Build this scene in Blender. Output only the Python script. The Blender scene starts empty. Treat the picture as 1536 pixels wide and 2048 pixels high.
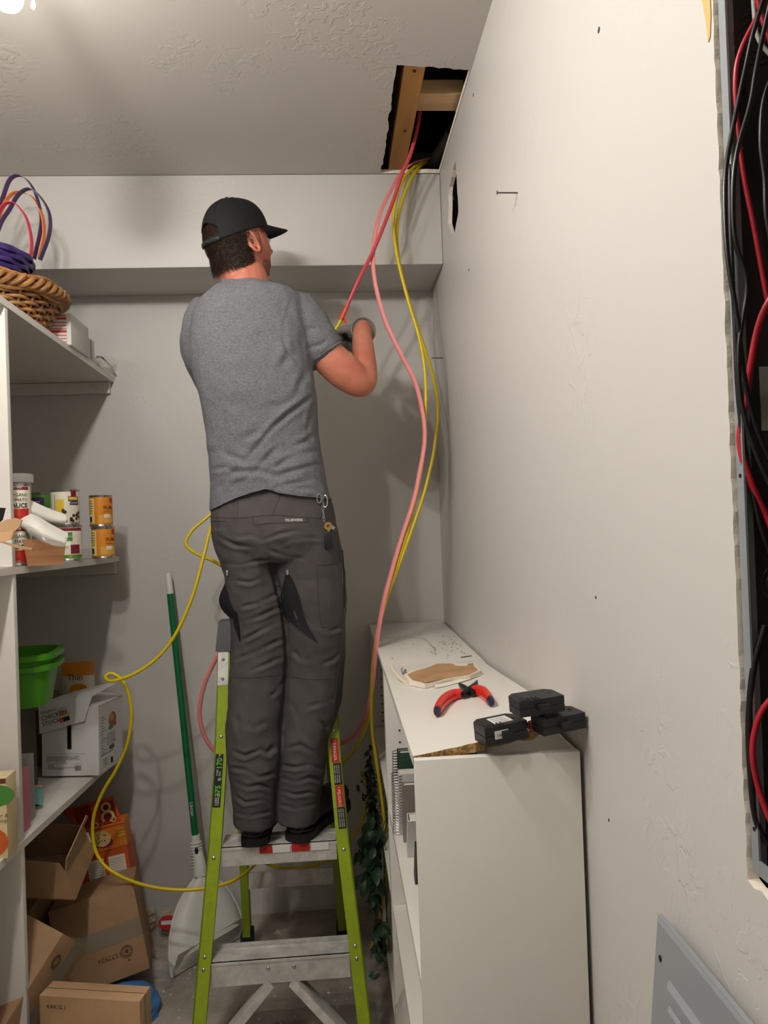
import bpy, bmesh, math, random
import numpy as np
from mathutils import Vector, Matrix, Euler
from mathutils.bvhtree import BVHTree
random.seed(7); np.random.seed(7)
SC = bpy.context.scene
COL = SC.collection
PI = math.pi

# ------------------------------------------------------------------ camera
FPX = 1490.0; CAM_H = 1.48
PSI = math.atan(98.5 / FPX); PIT = math.atan(12.5 / FPX); RHO = math.radians(2.05)
fw = Vector((math.sin(PSI) * math.cos(PIT), math.cos(PSI) * math.cos(PIT), math.sin(PIT)))
r0 = Vector((math.cos(PSI), -math.sin(PSI), 0)); u0 = r0.cross(fw)
cr = r0 * math.cos(RHO) - u0 * math.sin(RHO)
cu = r0 * math.sin(RHO) + u0 * math.cos(RHO)
CP = Vector((0, 0, CAM_H))
cam_d = bpy.data.cameras.new('camera'); cam = bpy.data.objects.new('camera', cam_d); COL.objects.link(cam)
cam_d.sensor_fit = 'VERTICAL'; cam_d.sensor_height = 36.0; cam_d.lens = FPX / 2048 * 36.0
cam_d.clip_start = 0.02
M = Matrix((cr, cu, -fw)).transposed().to_4x4(); M.translation = CP
cam.matrix_world = M
SC.camera = cam

# ------------------------------------------------------------------ world, exposure
wd = bpy.data.worlds.new('world'); SC.world = wd; wd.use_nodes = True
wd.node_tree.nodes['Background'].inputs[0].default_value = (0.9, 0.95, 1.0, 1)
wd.node_tree.nodes['Background'].inputs[1].default_value = 0.002
SC.view_settings.view_transform = 'Standard'; SC.view_settings.look = 'None'
SC.view_settings.gamma = 1.0; SC.view_settings.use_curve_mapping = False
SC.view_settings.exposure = 0.32
BULB = Vector((-0.595, 1.47, 2.515))      # first bulb of the ceiling fixture, just entering the frame at top left
BULB_YS = (1.47, 1.05, 0.63)              # the fixture runs towards the viewer
BULB_POWER = 580.0
FILL_POWER = 80.0  # strength of the added fill lamp behind the viewer

# ------------------------------------------------------------------ pixel -> world helpers (1536x2048 frame)
def P(x, y, X=None, Y=None, Z=None):
    d = fw + cr * ((x - 768) / FPX) - cu * ((y - 1024) / FPX)
    t = Y / d.y if Y is not None else (X / d.x if X is not None else (Z - CAM_H) / d.z)
    return CP + d * t
def proj_np(co):
    d = co - np.array(CP); z = d @ np.array(fw)
    return 768 + FPX * (d @ np.array(cr)) / z, 1024 - FPX * (d @ np.array(cu)) / z
def ray(x, y):
    return (fw + cr * ((x - 768) / FPX) - cu * ((y - 1024) / FPX)).normalized()

# ------------------------------------------------------------------ materials
def lin(h):
    h = h.lstrip('#'); out = []
    for i in (0, 2, 4):
        c = int(h[i:i + 2], 16) / 255
        out.append(c / 12.92 if c <= 0.04045 else ((c + 0.055) / 1.055) ** 2.4)
    return tuple(out) + (1.0,)
MATS = {}
def mat(name, col, rough=0.5, metal=0.0, bump=None, var=None, spec=0.5, emit=None, trans=0.0, alpha=1.0, sss=0.0, stretch=None, coat=0.0, ior=1.45):
    if name in MATS: return MATS[name]
    m = bpy.data.materials.new(name); m.use_nodes = True; nt = m.node_tree
    b = nt.nodes['Principled BSDF']; c = lin(col) if isinstance(col, str) else tuple(col) + (1,)
    b.inputs['Base Color'].default_value = c; b.inputs['Roughness'].default_value = rough
    b.inputs['Metallic'].default_value = metal; b.inputs['Specular IOR Level'].default_value = spec
    b.inputs['Transmission Weight'].default_value = trans; b.inputs['Alpha'].default_value = alpha
    b.inputs['Coat Weight'].default_value = coat; b.inputs['IOR'].default_value = ior
    if sss:
        b.inputs['Subsurface Weight'].default_value = sss; b.inputs['Subsurface Radius'].default_value = (0.02, 0.008, 0.004)
    if emit:
        b.inputs['Emission Color'].default_value = tuple(emit[0]) + (1,); b.inputs['Emission Strength'].default_value = emit[1]
    tc = nt.nodes.new('ShaderNodeTexCoord'); src = tc.outputs['Object']
    if stretch:
        mp = nt.nodes.new('ShaderNodeMapping'); mp.inputs['Scale'].default_value = stretch
        nt.links.new(src, mp.inputs['Vector']); src = mp.outputs['Vector']
    if var:
        n = nt.nodes.new('ShaderNodeTexNoise'); n.inputs['Scale'].default_value = var[0]; n.inputs['Detail'].default_value = 5
        n.inputs['Roughness'].default_value = 0.65
        r = nt.nodes.new('ShaderNodeValToRGB'); nt.links.new(src, n.inputs['Vector']); nt.links.new(n.outputs['Fac'], r.inputs['Fac'])
        a = var[1]; c2 = lin(var[2]) if len(var) > 2 else tuple(x * (1 - a) for x in c[:3]) + (1,)
        c1 = tuple(min(1, x * (1 + a * 0.6)) for x in c[:3]) + (1,)
        lo, hi = var[3] if len(var) > 3 else (0.35, 0.65)
        r.color_ramp.elements[0].position = lo; r.color_ramp.elements[1].position = hi
        r.color_ramp.elements[0].color = c2; r.color_ramp.elements[1].color = c1
        nt.links.new(r.outputs['Color'], b.inputs['Base Color'])
    if bump:
        n = nt.nodes.new('ShaderNodeTexNoise'); n.inputs['Scale'].default_value = bump[0]; n.inputs['Detail'].default_value = bump[2] if len(bump) > 2 else 4
        bp = nt.nodes.new('ShaderNodeBump'); bp.inputs['Strength'].default_value = bump[1]; bp.inputs['Distance'].default_value = bump[3] if len(bump) > 3 else 0.002
        nt.links.new(src, n.inputs['Vector']); nt.links.new(n.outputs['Fac'], bp.inputs['Height']); nt.links.new(bp.outputs['Normal'], b.inputs['Normal'])
    MATS[name] = m
    return m

def paint_mat(name, col, texscale=1.0, rough=0.45, patch=(0.5, 0.62), strength=0.55):
    """painted drywall with patchy knock-down trowel relief"""
    m = mat(name, col, rough=rough); nt = m.node_tree; b = nt.nodes['Principled BSDF']
    tc = [n for n in nt.nodes if n.type == 'TEX_COORD'][0]
    big = nt.nodes.new('ShaderNodeTexNoise'); big.inputs['Scale'].default_value = 3.2 * texscale; big.inputs['Detail'].default_value = 2
    rb = nt.nodes.new('ShaderNodeMapRange'); rb.inputs['From Min'].default_value = patch[0]; rb.inputs['From Max'].default_value = patch[1]
    fine = nt.nodes.new('ShaderNodeTexNoise'); fine.inputs['Scale'].default_value = 34 * texscale; fine.inputs['Detail'].default_value = 3
    fine.inputs['Distortion'].default_value = 0.6
    rf = nt.nodes.new('ShaderNodeMapRange'); rf.inputs['From Min'].default_value = 0.52; rf.inputs['From Max'].default_value = 0.57
    mul = nt.nodes.new('ShaderNodeMath'); mul.operation = 'MULTIPLY'
    grain = nt.nodes.new('ShaderNodeTexNoise'); grain.inputs['Scale'].default_value = 160; grain.inputs['Detail'].default_value = 2
    ad = nt.nodes.new('ShaderNodeMath'); ad.operation = 'MULTIPLY_ADD'; ad.inputs[1].default_value = 0.10
    bp = nt.nodes.new('ShaderNodeBump'); bp.inputs['Strength'].default_value = strength; bp.inputs['Distance'].default_value = 0.0016
    L = nt.links.new
    for n in (big, fine, grain): L(tc.outputs['Object'], n.inputs['Vector'])
    L(big.outputs['Fac'], rb.inputs['Value']); L(fine.outputs['Fac'], rf.inputs['Value'])
    L(rb.outputs['Result'], mul.inputs[0]); L(rf.outputs['Result'], mul.inputs[1])
    L(grain.outputs['Fac'], ad.inputs[0]); L(mul.outputs[0], ad.inputs[2]); L(ad.outputs[0], bp.inputs['Height'])
    L(bp.outputs['Normal'], b.inputs['Normal'])
    return m

# ------------------------------------------------------------------ mesh builder
class MB:
    def __init__(s): s.v = []; s.f = []
    def add(s, vs, fs):
        o = len(s.v); s.v += [tuple(v) for v in vs]; s.f += [tuple(i + o for i in f) for f in fs]; return s
    def box(s, lo, hi, mtx=None, bevel=0.0):
        x0, y0, z0 = lo; x1, y1, z1 = hi
        if bevel > 0:
            b = min(bevel, (x1 - x0) * .45, (y1 - y0) * .45, (z1 - z0) * .45)
            bm = bmesh.new(); bmesh.ops.create_cube(bm, size=1)
            for v in bm.verts: v.co = Vector(((x0 + x1) / 2 + v.co.x * (x1 - x0), (y0 + y1) / 2 + v.co.y * (y1 - y0), (z0 + z1) / 2 + v.co.z * (z1 - z0)))
            bmesh.ops.bevel(bm, geom=bm.edges[:], offset=b, segments=2, affect='EDGES', profile=0.6)
            bm.verts.index_update()
            vs = [v.co.copy() for v in bm.verts]; fs = [[v.index for v in f.verts] for f in bm.faces]; bm.free()
        else:
            vs = [Vector(p) for p in ((x0, y0, z0), (x1, y0, z0), (x1, y1, z0), (x0, y1, z0), (x0, y0, z1), (x1, y0, z1), (x1, y1, z1), (x0, y1, z1))]
            fs = [(0, 3, 2, 1), (4, 5, 6, 7), (0, 1, 5, 4), (1, 2, 6, 5), (2, 3, 7, 6), (3, 0, 4, 7)]
        if mtx is not None: vs = [mtx @ v for v in vs]
        return s.add(vs, fs)
    def bar(s, a, b, w, h, up=(0, 0, 1), bevel=0.0):
        a = Vector(a); b = Vector(b); d = (b - a); L = d.length; d.normalize(); up = Vector(up)
        x = up.cross(d).normalized(); z = d.cross(x).normalized()
        m = Matrix((x, d, z)).transposed().to_4x4(); m.translation = a
        return s.box((-w / 2, 0, -h / 2), (w / 2, L, h / 2), m, bevel)
    def tube(s, pts, r, n=8, flat=1.0, caps=True, up=None):
        pts = [Vector(p) for p in pts]; R = r if hasattr(r, '__len__') else [r] * len(pts)
        vs = []; fs = []; T = []
        for i in range(len(pts)):
            t = pts[min(i + 1, len(pts) - 1)] - pts[max(i - 1, 0)]; T.append(t.normalized() if t.length > 1e-9 else Vector((0, 0, 1)))
        ref = Vector(up) if up is not None else (Vector((0, 0, 1)) if abs(T[0].z) < 0.9 else Vector((1, 0, 0)))
        nrm = (ref - T[0] * ref.dot(T[0])).normalized()
        for i, p in enumerate(pts):
            nrm = (nrm - T[i] * nrm.dot(T[i])); nrm = nrm.normalized() if nrm.length > 1e-6 else T[i].orthogonal().normalized()
            bi = T[i].cross(nrm)
            for k in range(n):
                a = 2 * PI * k / n
                vs.append(p + nrm * (math.cos(a) * R[i]) + bi * (math.sin(a) * R[i] * flat))
        for i in range(len(pts) - 1):
            for k in range(n):
                k2 = (k + 1) % n; fs.append((i * n + k, i * n + k2, (i + 1) * n + k2, (i + 1) * n + k))
        if caps:
            fs.append(tuple(range(n - 1, -1, -1))); fs.append(tuple((len(pts) - 1) * n + k for k in range(n)))
        return s.add(vs, fs)
    def lathe(s, prof, n=32, mtx=None, a0=0, a1=2 * PI):
        vs = []; fs = []; full = abs(a1 - a0 - 2 * PI) < 1e-6; m = n if full else n + 1
        for (r, z) in prof:
            for k in range(m):
                a = a0 + (a1 - a0) * k / n; vs.append(Vector((r * math.cos(a), r * math.sin(a), z)))
        for i in range(len(prof) - 1):
            for k in range(n):
                k2 = (k + 1) % m; fs.append((i * m + k, i * m + k2, (i + 1) * m + k2, (i + 1) * m + k))
        if mtx is not None: vs = [mtx @ v for v in vs]
        return s.add(vs, fs)
    def prism(s, poly, z0, z1, mtx=None):
        n = len(poly); vs = [Vector((x, y, z0)) for x, y in poly] + [Vector((x, y, z1)) for x, y in poly]
        fs = [tuple(range(n - 1, -1, -1)), tuple(range(n, 2 * n))] + [(i, (i + 1) % n, n + (i + 1) % n, n + i) for i in range(n)]
        if mtx is not None: vs = [mtx @ v for v in vs]
        return s.add(vs, fs)
    def rings(s, rings, caps=True):
        n = len(rings[0]); vs = [p for r in rings for p in r]; fs = []
        for i in range(len(rings) - 1):
            for k in range(n):
                k2 = (k + 1) % n; fs.append((i * n + k, i * n + k2, (i + 1) * n + k2, (i + 1) * n + k))
        if caps: fs.append(tuple(range(n - 1, -1, -1))); fs.append(tuple((len(rings) - 1) * n + k for k in range(n)))
        return s.add(vs, fs)
    def grid(s, pts, thick=0.0, normal=None):
        nr = len(pts); nc = len(pts[0]); vs = [Vector(p) for r in pts for p in r]
        fs = [(i * nc + j, i * nc + j + 1, (i + 1) * nc + j + 1, (i + 1) * nc + j) for i in range(nr - 1) for j in range(nc - 1)]
        if thick:
            nv = Vector(normal) * thick; N = nr * nc; vs += [v + nv for v in vs]
            fs += [tuple(reversed([q + N for q in f])) for f in fs]
            bd = [j for j in range(nc)] + [i * nc + nc - 1 for i in range(1, nr)] + [(nr - 1) * nc + j for j in range(nc - 2, -1, -1)] + [i * nc for i in range(nr - 2, 0, -1)]
            for a, b in zip(bd, bd[1:] + bd[:1]): fs.append((a, a + N, b + N, b))
        return s.add(vs, fs)
    def mesh(s, name, smooth=False):
        me = bpy.data.meshes.new(name); me.from_pydata(s.v, [], s.f); me.update()
        bm = bmesh.new(); bm.from_mesh(me); bmesh.ops.recalc_face_normals(bm, faces=bm.faces); bm.to_mesh(me); bm.free()
        if smooth:
            me.polygons.foreach_set('use_smooth', [True] * len(me.polygons)); me.set_sharp_from_angle(angle=math.radians(40 if smooth is True else smooth))
        return me

WM = {}
def tag(o, label=None, cat=None, group=None, kind=None):
    if label: o['label'] = label
    if cat: o['category'] = cat
    if group: o['group'] = group
    if kind: o['kind'] = kind
    return o
def thing(name, label, cat, loc=(0, 0, 0), rot=(0, 0, 0), group=None):
    o = bpy.data.objects.new(name, None); COL.objects.link(o); o.empty_display_size = 0.05
    o.location = loc; o.rotation_euler = rot
    WM[o] = Matrix.LocRotScale(Vector(loc), Euler(rot), None)
    return tag(o, label, cat, group)
def obj(name, mb, m, parent=None, smooth=False, world=False):
    """link ONE mesh object; world=True: vertices are in world space and get moved into the parent's (or their own) frame"""
    me = mb.mesh(name, smooth) if isinstance(mb, MB) else mb
    if m is not None and len(me.materials) == 0: me.materials.append(m)
    o = bpy.data.objects.new(name, me); COL.objects.link(o)
    if parent is not None:
        o.parent = parent; WM[o] = WM[parent]
        if world: me.transform(WM[parent].inverted())
    elif world:
        co = np.empty(len(me.vertices) * 3); me.vertices.foreach_get('co', co); co = co.reshape(-1, 3)
        c = Vector(((co[:, 0].min() + co[:, 0].max()) / 2, (co[:, 1].min() + co[:, 1].max()) / 2, co[:, 2].min()))
        me.transform(Matrix.Translation(-c)); o.location = c; WM[o] = Matrix.Translation(c)
    else:
        WM[o] = Matrix.Identity(4)
    return o
def struct(name, mb, m, smooth=False):
    o = obj(name, mb, m, None, smooth); o['kind'] = 'structure'; return o
_txt = {}
def text_mesh(s, size, align='LEFT', bold=0.0, xs=1.0):
    cu_ = bpy.data.curves.new('t', 'FONT'); cu_.body = s; cu_.size = size; cu_.align_x = align; cu_.offset = bold; cu_.resolution_u = 2
    cu_.space_line = 0.85
    o = bpy.data.objects.new('t', cu_); COL.objects.link(o)
    dg = bpy.context.evaluated_depsgraph_get(); me = bpy.data.meshes.new_from_object(o.evaluated_get(dg), depsgraph=dg)
    bpy.data.objects.remove(o); bpy.data.curves.remove(cu_)
    if xs != 1.0: me.transform(Matrix.Diagonal((xs, 1, 1, 1)))
    return me
def text(parent, s, m, mtx, size, align='LEFT', bold=0.0, name='lettering', bend=None, xs=1.0):
    me = text_mesh(s, size, align, bold, xs); me.materials.clear(); me.materials.append(m)
    if bend:
        for v in me.vertices:
            x, y = v.co.x, v.co.y; a = (x + mtx[0]) / bend
            v.co = Vector((bend * math.sin(a), -bend * math.cos(a), y + mtx[1]))
    else: me.transform(mtx)
    return obj(name, me, m, parent)
RX90 = Matrix.Rotation(PI / 2, 4, 'X')
def on_face(face, w, d, h, u, v, roll=0.0, eps=0.0007):
    """matrix that lays the xy plane on a box face; u right, v up from the face's lower-left corner"""
    R = Matrix.Rotation(roll, 4, 'Z')
    if face == 'front': return Matrix.Translation((-w / 2 + u, -d / 2 - eps, v)) @ RX90 @ R
    if face == 'right': return Matrix.Translation((w / 2 + eps, -d / 2 + u, v)) @ Matrix.Rotation(PI / 2, 4, 'Z') @ RX90 @ R
    if face == 'left': return Matrix.Translation((-w / 2 - eps, d / 2 - u, v)) @ Matrix.Rotation(-PI / 2, 4, 'Z') @ RX90 @ R
    return Matrix.Translation((-w / 2 + u, -d / 2 + v, h + eps)) @ R
def plate(parent, m, mtx, x0, y0, x1, y1, name='printed_panel', t=0.0005):
    return obj(name, MB().box((x0, y0, -t), (x1, y1, 0), mtx), m, parent)
def disc(parent, m, mtx, x, y, rx, ry, name='printed_panel', n=20, rot=0.0):
    c, s_ = math.cos(rot), math.sin(rot)
    poly = [(x + c * rx * math.cos(2 * PI * k / n) - s_ * ry * math.sin(2 * PI * k / n), y + s_ * rx * math.cos(2 * PI * k / n) + c * ry * math.sin(2 * PI * k / n)) for k in range(n)]
    return obj(name, MB().prism(poly, -0.0004, 0.0001, mtx), m, parent)
def catmull(pts, n=10):
    pts = [Vector(p) for p in pts]; out = []
    Q = [pts[0] * 2 - pts[1]] + pts + [pts[-1] * 2 - pts[-2]]
    for i in range(1, len(Q) - 2):
        a, b, c, d = Q[i - 1:i + 3]
        for k in range(n):
            t = k / n; out.append(0.5 * ((2 * b) + (c - a) * t + (2 * a - 5 * b + 4 * c - d) * t * t + (3 * b - a - 3 * c + d) * t ** 3))
    out.append(pts[-1]); return out
def remeshed(mb, voxel, smooth_it=6, name='m'):
    me = mb.mesh(name); o = bpy.data.objects.new('tmp', me); COL.objects.link(o)
    r = o.modifiers.new('r', 'REMESH'); r.mode = 'VOXEL'; r.voxel_size = voxel; r.adaptivity = 0
    if smooth_it:
        s = o.modifiers.new('s', 'SMOOTH'); s.factor = 0.5; s.iterations = smooth_it
    dg = bpy.context.evaluated_depsgraph_get(); out = bpy.data.meshes.new_from_object(o.evaluated_get(dg), depsgraph=dg)
    bpy.data.objects.remove(o); out.name = name; out.materials.clear()
    out.polygons.foreach_set('use_smooth', [True] * len(out.polygons)); out.update()
    return out
def get_co(me):
    co = np.empty(len(me.vertices) * 3); me.vertices.foreach_get('co', co); return co.reshape(-1, 3)
def set_co(me, co): me.vertices.foreach_set('co', co.ravel()); me.update()
def get_no(me):
    no = np.empty(len(me.vertices) * 3); me.vertex_normals.foreach_get('vector', no); return no.reshape(-1, 3)
def seg_dist(px, py, poly):
    """distance to polyline, signed by side, and the parameter 0..1 along it"""
    best = np.full(px.shape, 1e9); sign = np.zeros(px.shape); par = np.zeros(px.shape)
    n = len(poly) - 1
    for i in range(n):
        ax, ay = poly[i]; bx, by = poly[i + 1]; dx, dy = bx - ax, by - ay; L2 = dx * dx + dy * dy
        t = np.clip(((px - ax) * dx + (py - ay) * dy) / L2, 0, 1)
        qx = px - ax - t * dx; qy = py - ay - t * dy; d = np.hypot(qx, qy)
        m = d < best; best[m] = d[m]; sign[m] = np.sign(dx * qy - dy * qx)[m]; par[m] = ((i + t) / n)[m]
    return best, sign, par
def folds(me, strokes, rough_amp=1.0):
    """press creases (polyline in photo pixels, width px, depth m) into the cloth side that faces the room"""
    co = get_co(me); no = get_no(me); x, y = proj_np(co)
    view = co - np.array(CP); view /= np.linalg.norm(view, axis=1)[:, None]
    w = np.clip(-(no * view).sum(1) * 2.5 + 0.2, 0, 1); disp = np.zeros(len(co))
    from mathutils import noise as _ns
    for k_, (poly, wid, dep) in enumerate(strokes):
        d, sg, t = seg_dist(x, y, poly); sd = d * sg
        env = np.clip(np.minimum(t, 1 - t) * 5 + 0.05, 0, 1) * (0.6 + 0.4 * np.sin(t * 6.5 + k_ * 2.3))
        disp += env * (-dep * np.exp(-(d / wid) ** 2) + 0.75 * dep * np.exp(-((sd - 1.9 * wid) / (1.2 * wid)) ** 2) + 0.35 * dep * np.exp(-((sd + 2.0 * wid) / (1.3 * wid)) ** 2))
    lo = np.array([_ns.noise(Vector((v[0] * 16, v[1] * 16, v[2] * 13))) * .0032 + _ns.noise(Vector((v[0] * 34 + v[2] * 20, v[1] * 30, v[2] * 24 - v[0] * 16))) * .0022 for v in co]) * rough_amp
    set_co(me, co + no * (disp * w + lo)[:, None])

# ================================================================== THE ROOM
XR, XLW, YB, YREAR, ZC = 0.405, -1.36, 2.86, -2.4, 2.667
SOF_Y, SOF_Z = 2.55, 2.352
XS = -0.812                       # front edge of the left shelving
WALL = paint_mat('greige_wall_paint', '#c8c5c0', 0.9, rough=0.45, patch=(0.54, 0.7), strength=0.3)
WALLR = paint_mat('greige_right_wall_paint', '#c8c5c0', 0.9, rough=0.42, patch=(0.53, 0.68), strength=0.4)
CEIL = paint_mat('greige_ceiling_paint', '#c3bfb8', 1.0, rough=0.5, patch=(0.46, 0.58))
GYP = mat('gypsum_core', '#f4eadb', rough=0.9, bump=(220, 0.4))
PAPER = mat('brown_gypsum_paper', '#b08a63', rough=0.9, bump=(90, 0.4), var=(14, 0.2))
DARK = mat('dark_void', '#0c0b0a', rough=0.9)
def poly_slab(outer, holes, to3d, thick, axis):
    """flat slab with polygonal holes; to3d maps 2D to the visible face, axis*thick to the hidden face"""
    bm = bmesh.new(); loops = []
    for lp in [outer] + holes:
        vs = [bm.verts.new(to3d(*p)) for p in lp]; loops.append(vs)
        for a, b in zip(vs, vs[1:] + vs[:1]): bm.edges.new((a, b))
    bmesh.ops.triangle_fill(bm, use_beauty=True, use_dissolve=False, edges=bm.edges[:])
    bm.verts.index_update(); N = len(bm.verts); off = Vector(axis) * thick
    mb = MB(); vs = [v.co.copy() for v in bm.verts]; fs = [[v.index for v in f.verts] for f in bm.faces]
    sides = []
    for lp in loops:
        ids = [v.index for v in lp]; sides += [(a, b, b + N, a + N) for a, b in zip(ids, ids[1:] + ids[:1])]
    mb.add(vs + [v + off for v in vs], fs + [tuple(reversed([i + N for i in f])) for f in fs] + sides)
    me = mb.mesh('slab'); bm.free()
    return me, len(fs) * 2
def jag(p, q, n, amp, skip_ends=True):
    p = Vector(p); q = Vector(q); d = (q - p); nrm = Vector((-d.y, d.x)).normalized(); out = []
    for i in range(n):
        t = i / n; out.append(tuple(p + d * t + nrm * (0 if i == 0 else random.uniform(-amp, amp))))
    return out
def slab_obj(name, outer, holes, to3d, thick, axis, m):
    me, nf = poly_slab(outer, holes, to3d, thick, axis)
    me.materials.append(m); me.materials.append(GYP)
    ax = Vector(axis)
    for p in me.polygons:
        c = p.center
        if abs(p.normal.dot(ax)) < 0.5: p.material_index = 1
    return struct(name, me, None)
random.seed(3)
# floor: stained bare concrete
FLOOR = mat('bare_concrete', '#a49b90', rough=0.55, var=(5, 0.35), bump=(40, 0.25, 6))
struct('floor', MB().box((XLW - .1, YREAR - .1, -.1), (XR + .1, YB + .1, 0)), FLOOR)
# ceiling with the rough cut-out in the corner over the cables
CH = [(0.203, 1.936), (0.401, 1.955), (0.401, 2.546), (0.200, 2.546)]
hole_c = jag(CH[0], CH[1], 14, .003) + jag(CH[1], CH[2], 4, 0.0) + jag(CH[2], CH[3], 9, .0035) + jag(CH[3], CH[0], 26, .004)
slab_obj('ceiling', [(XLW, YREAR), (XR, YREAR), (XR, YB), (XLW, YB)], [hole_c], lambda a, b: Vector((a, b, ZC)), .0127, (0, 0, 1), CEIL)
# back wall and boxed soffit
struct('wall_back', MB().box((XLW - .1, YB, 0), (XR + .1, YB + .1, ZC + .1)), WALL)
struct('wall_soffit', MB().box((XLW, SOF_Y, SOF_Z), (XR - .0005, YB, ZC - .0005), bevel=.006), WALL, smooth=30)
struct('wall_left', MB().box((XLW - .1, YREAR, 0), (XLW, YB, ZC)), WALL)
struct('wall_rear', MB().box((XLW - .1, YREAR - .1, 0), (XR + .1, YREAR, ZC)), WALL)
# right wall: breaker panel opening + small box cut-out by the soffit
def to_r(a, b): return Vector((XR, a, b))
OY0, OY1, OZ0, OZ1 = 0.36, 0.735, 1.100, 2.12
hole_p = jag((OY0, OZ0), (OY1, OZ0), 30, .0035) + jag((OY1, OZ0), (OY1, OZ1), 90, .0016) + jag((OY1, OZ1), (OY0, OZ1), 20, .003) + jag((OY0, OZ1), (OY0, OZ0), 40, .002)
hole_s = jag((2.225, 2.40), (2.30, 2.365), 4, .003) + jag((2.30, 2.365), (2.395, 2.39), 4, .004) + [(2.415, 2.44)] + jag((2.405, 2.47), (2.385, 2.535), 4, .004) + jag((2.372, 2.54), (2.24, 2.565), 5, .003) + jag((2.24, 2.565), (2.225, 2.40), 8, .003)
slab_obj('wall_right', [(YREAR, 0), (YB, 0), (YB, ZC), (YREAR, ZC)], [hole_p, hole_s], to_r, .0127, (1, 0, 0), WALLR)
struct('dark_backing_1', MB().box((XR + .05, 2.15, 2.2), (XR + .1, 2.5, 2.62)), DARK)     # near-black sheet painting the shade of the bay behind the small cut-out
# torn drywall paper around the cut-outs
tw = thing('torn_paper', 'torn tan wallboard paper at the top edge of the open breaker panel', 'torn paper', (XR - .001, .742, 1.98))
poly = [(.741, 2.10), (.737, 2.04), (.738, 1.985), (.741, 1.965), (.745, 1.962), (.748, 1.985), (.752, 2.005), (.756, 2.02), (.757, 2.10)]
obj('paper', MB().add([Vector((XR - .0012, a, b)) for a, b in poly] + [Vector((XR - .0004, a, b)) for a, b in poly],
    [tuple(range(9)), tuple(range(17, 8, -1))] + [(i, (i + 1) % 9, 9 + (i + 1) % 9, 9 + i) for i in range(9)]), mat('tan_paper', '#d9ae74', rough=.9, bump=(120, .4)), tw, world=True)

# ---------- framing seen through the ceiling hole
WOOD = mat('framing_lumber', '#b07f45', rough=.7, var=(7, .3), stretch=(1, .12, 1), bump=(60, .25))
WOOD2 = mat('pale_framing_lumber', '#c9a679', rough=.7, var=(9, .25), stretch=(.1, 1, 1), bump=(60, .2))
STEEL = mat('bright_steel', '#b9bcc0', rough=.3, metal=.9)
js = thing('ceiling_joist', 'golden brown wooden joist running lengthwise inside the ceiling cut-out', 'joist', (.254, 2.2, ZC + .016))
obj('timber', MB().box((.226, 1.5, ZC + .0135), (.284, 2.86, ZC + .25), bevel=.002), WOOD, js, world=True)
for (x, y) in ((829, 142), (810, 262)):
    c = P(x, y, Z=ZC + .0125)
    obj('screw', MB().lathe([(0, -.002), (.0045, -.002), (.004, .001), (.002, .004)], 12, Matrix.Translation(c)), mat('rusty_screw', '#4a3a30', rough=.5, metal=.7), js, world=True, smooth=True)
bl = thing('blocking_board', 'pale short board nailed flat across the ceiling cut-out', 'board', (.345, 2.17, ZC + .03))
obj('timber', MB().box((.285, 2.12, ZC + .03), (.415, 2.21, ZC + .072), bevel=.002), WOOD2, bl, world=True)
bl2 = thing('header_board', 'dark reddish board crossing the near end of the ceiling cut-out', 'board', (.345, 1.99, ZC + .05))
obj('timber', MB().box((.285, 1.975, ZC + .055), (.415, 2.012, ZC + .20), bevel=.002), mat('dark_red_lumber', '#5b3326', rough=.8, var=(9, .3)), bl2, world=True)
pp = thing('drain_pipe', 'dark grey plastic pipe crossing the shadow inside the ceiling cut-out', 'pipe', (.40, 2.45, ZC + .05))
obj('pipe_body', MB().tube([P(905, 262, Z=ZC + .10), P(888, 292, Z=ZC + .085), P(862, 332, Z=ZC + .06), P(852, 345, Z=ZC + .06)], .022, 20), mat('grey_plastic_pipe', '#5a5b5e', rough=.4), pp, smooth=True, world=True)
struct('dark_backing_2', MB().box((-.1, 1.4, ZC + .27), (.5, 2.95, ZC + .28)), DARK)  # near-black sheet over the joists, painting in the darkness above the ceiling cut-out

# ---------- open breaker panel set in the right wall
PGREY = mat('panel_grey_enamel', '#9aa0a4', rough=.35, metal=.3, bump=(30, .05))
PINT = mat('panel_inside_dark_enamel', '#2a2724', rough=.5, bump=(60, .1))
pb = thing('breaker_panel', 'open grey steel breaker panel box recessed in the right wall', 'electrical panel', (XR + .06, (OY0 + OY1) / 2, OZ0))
a0, a1, c0, c1 = OY0 + .008, OY1 - .004, OZ0 + .012, OZ1 - .01
bx0, bx1 = XR + .0048, XR + .105
b_ = MB(); b_.box((bx1 - .002, a0, c0), (bx1, a1, c1)); b_.box((bx0 + .0125, a1 - .002, c0), (bx1, a1, c1)); b_.box((bx0 + .0125, a0, c0), (bx1, a0 + .002, c1))
b_.box((bx0 + .0125, a0, c0), (bx1, a1, c0 + .002)); b_.box((bx0 + .0125, a0, c1 - .002), (bx1, a1, c1))
obj('enclosure', b_, PINT, pb, world=True)
l_ = MB(); l_.box((bx0, a1 - .003, c0), (bx0 + .0125, a1, c1)); l_.box((bx0, a0, c0), (bx0 + .0125, a0 + .003, c1)); l_.box((bx0, a0, c0), (bx0 + .0125, a1, c0 + .003)); l_.box((bx0, a0, c1 - .003), (bx0 + .0125, a1, c1))
l_.box((bx0 - .001, a1 - .012, c0 - .0005), (bx0 + .0012, a1 + .0005, c1)); l_.box((bx0 - .0015, a0, c0 - .001), (bx0 + .0007, a1 - .013, c0 + .014))
obj('front_lip', l_, PGREY, pb, world=True)
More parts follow.
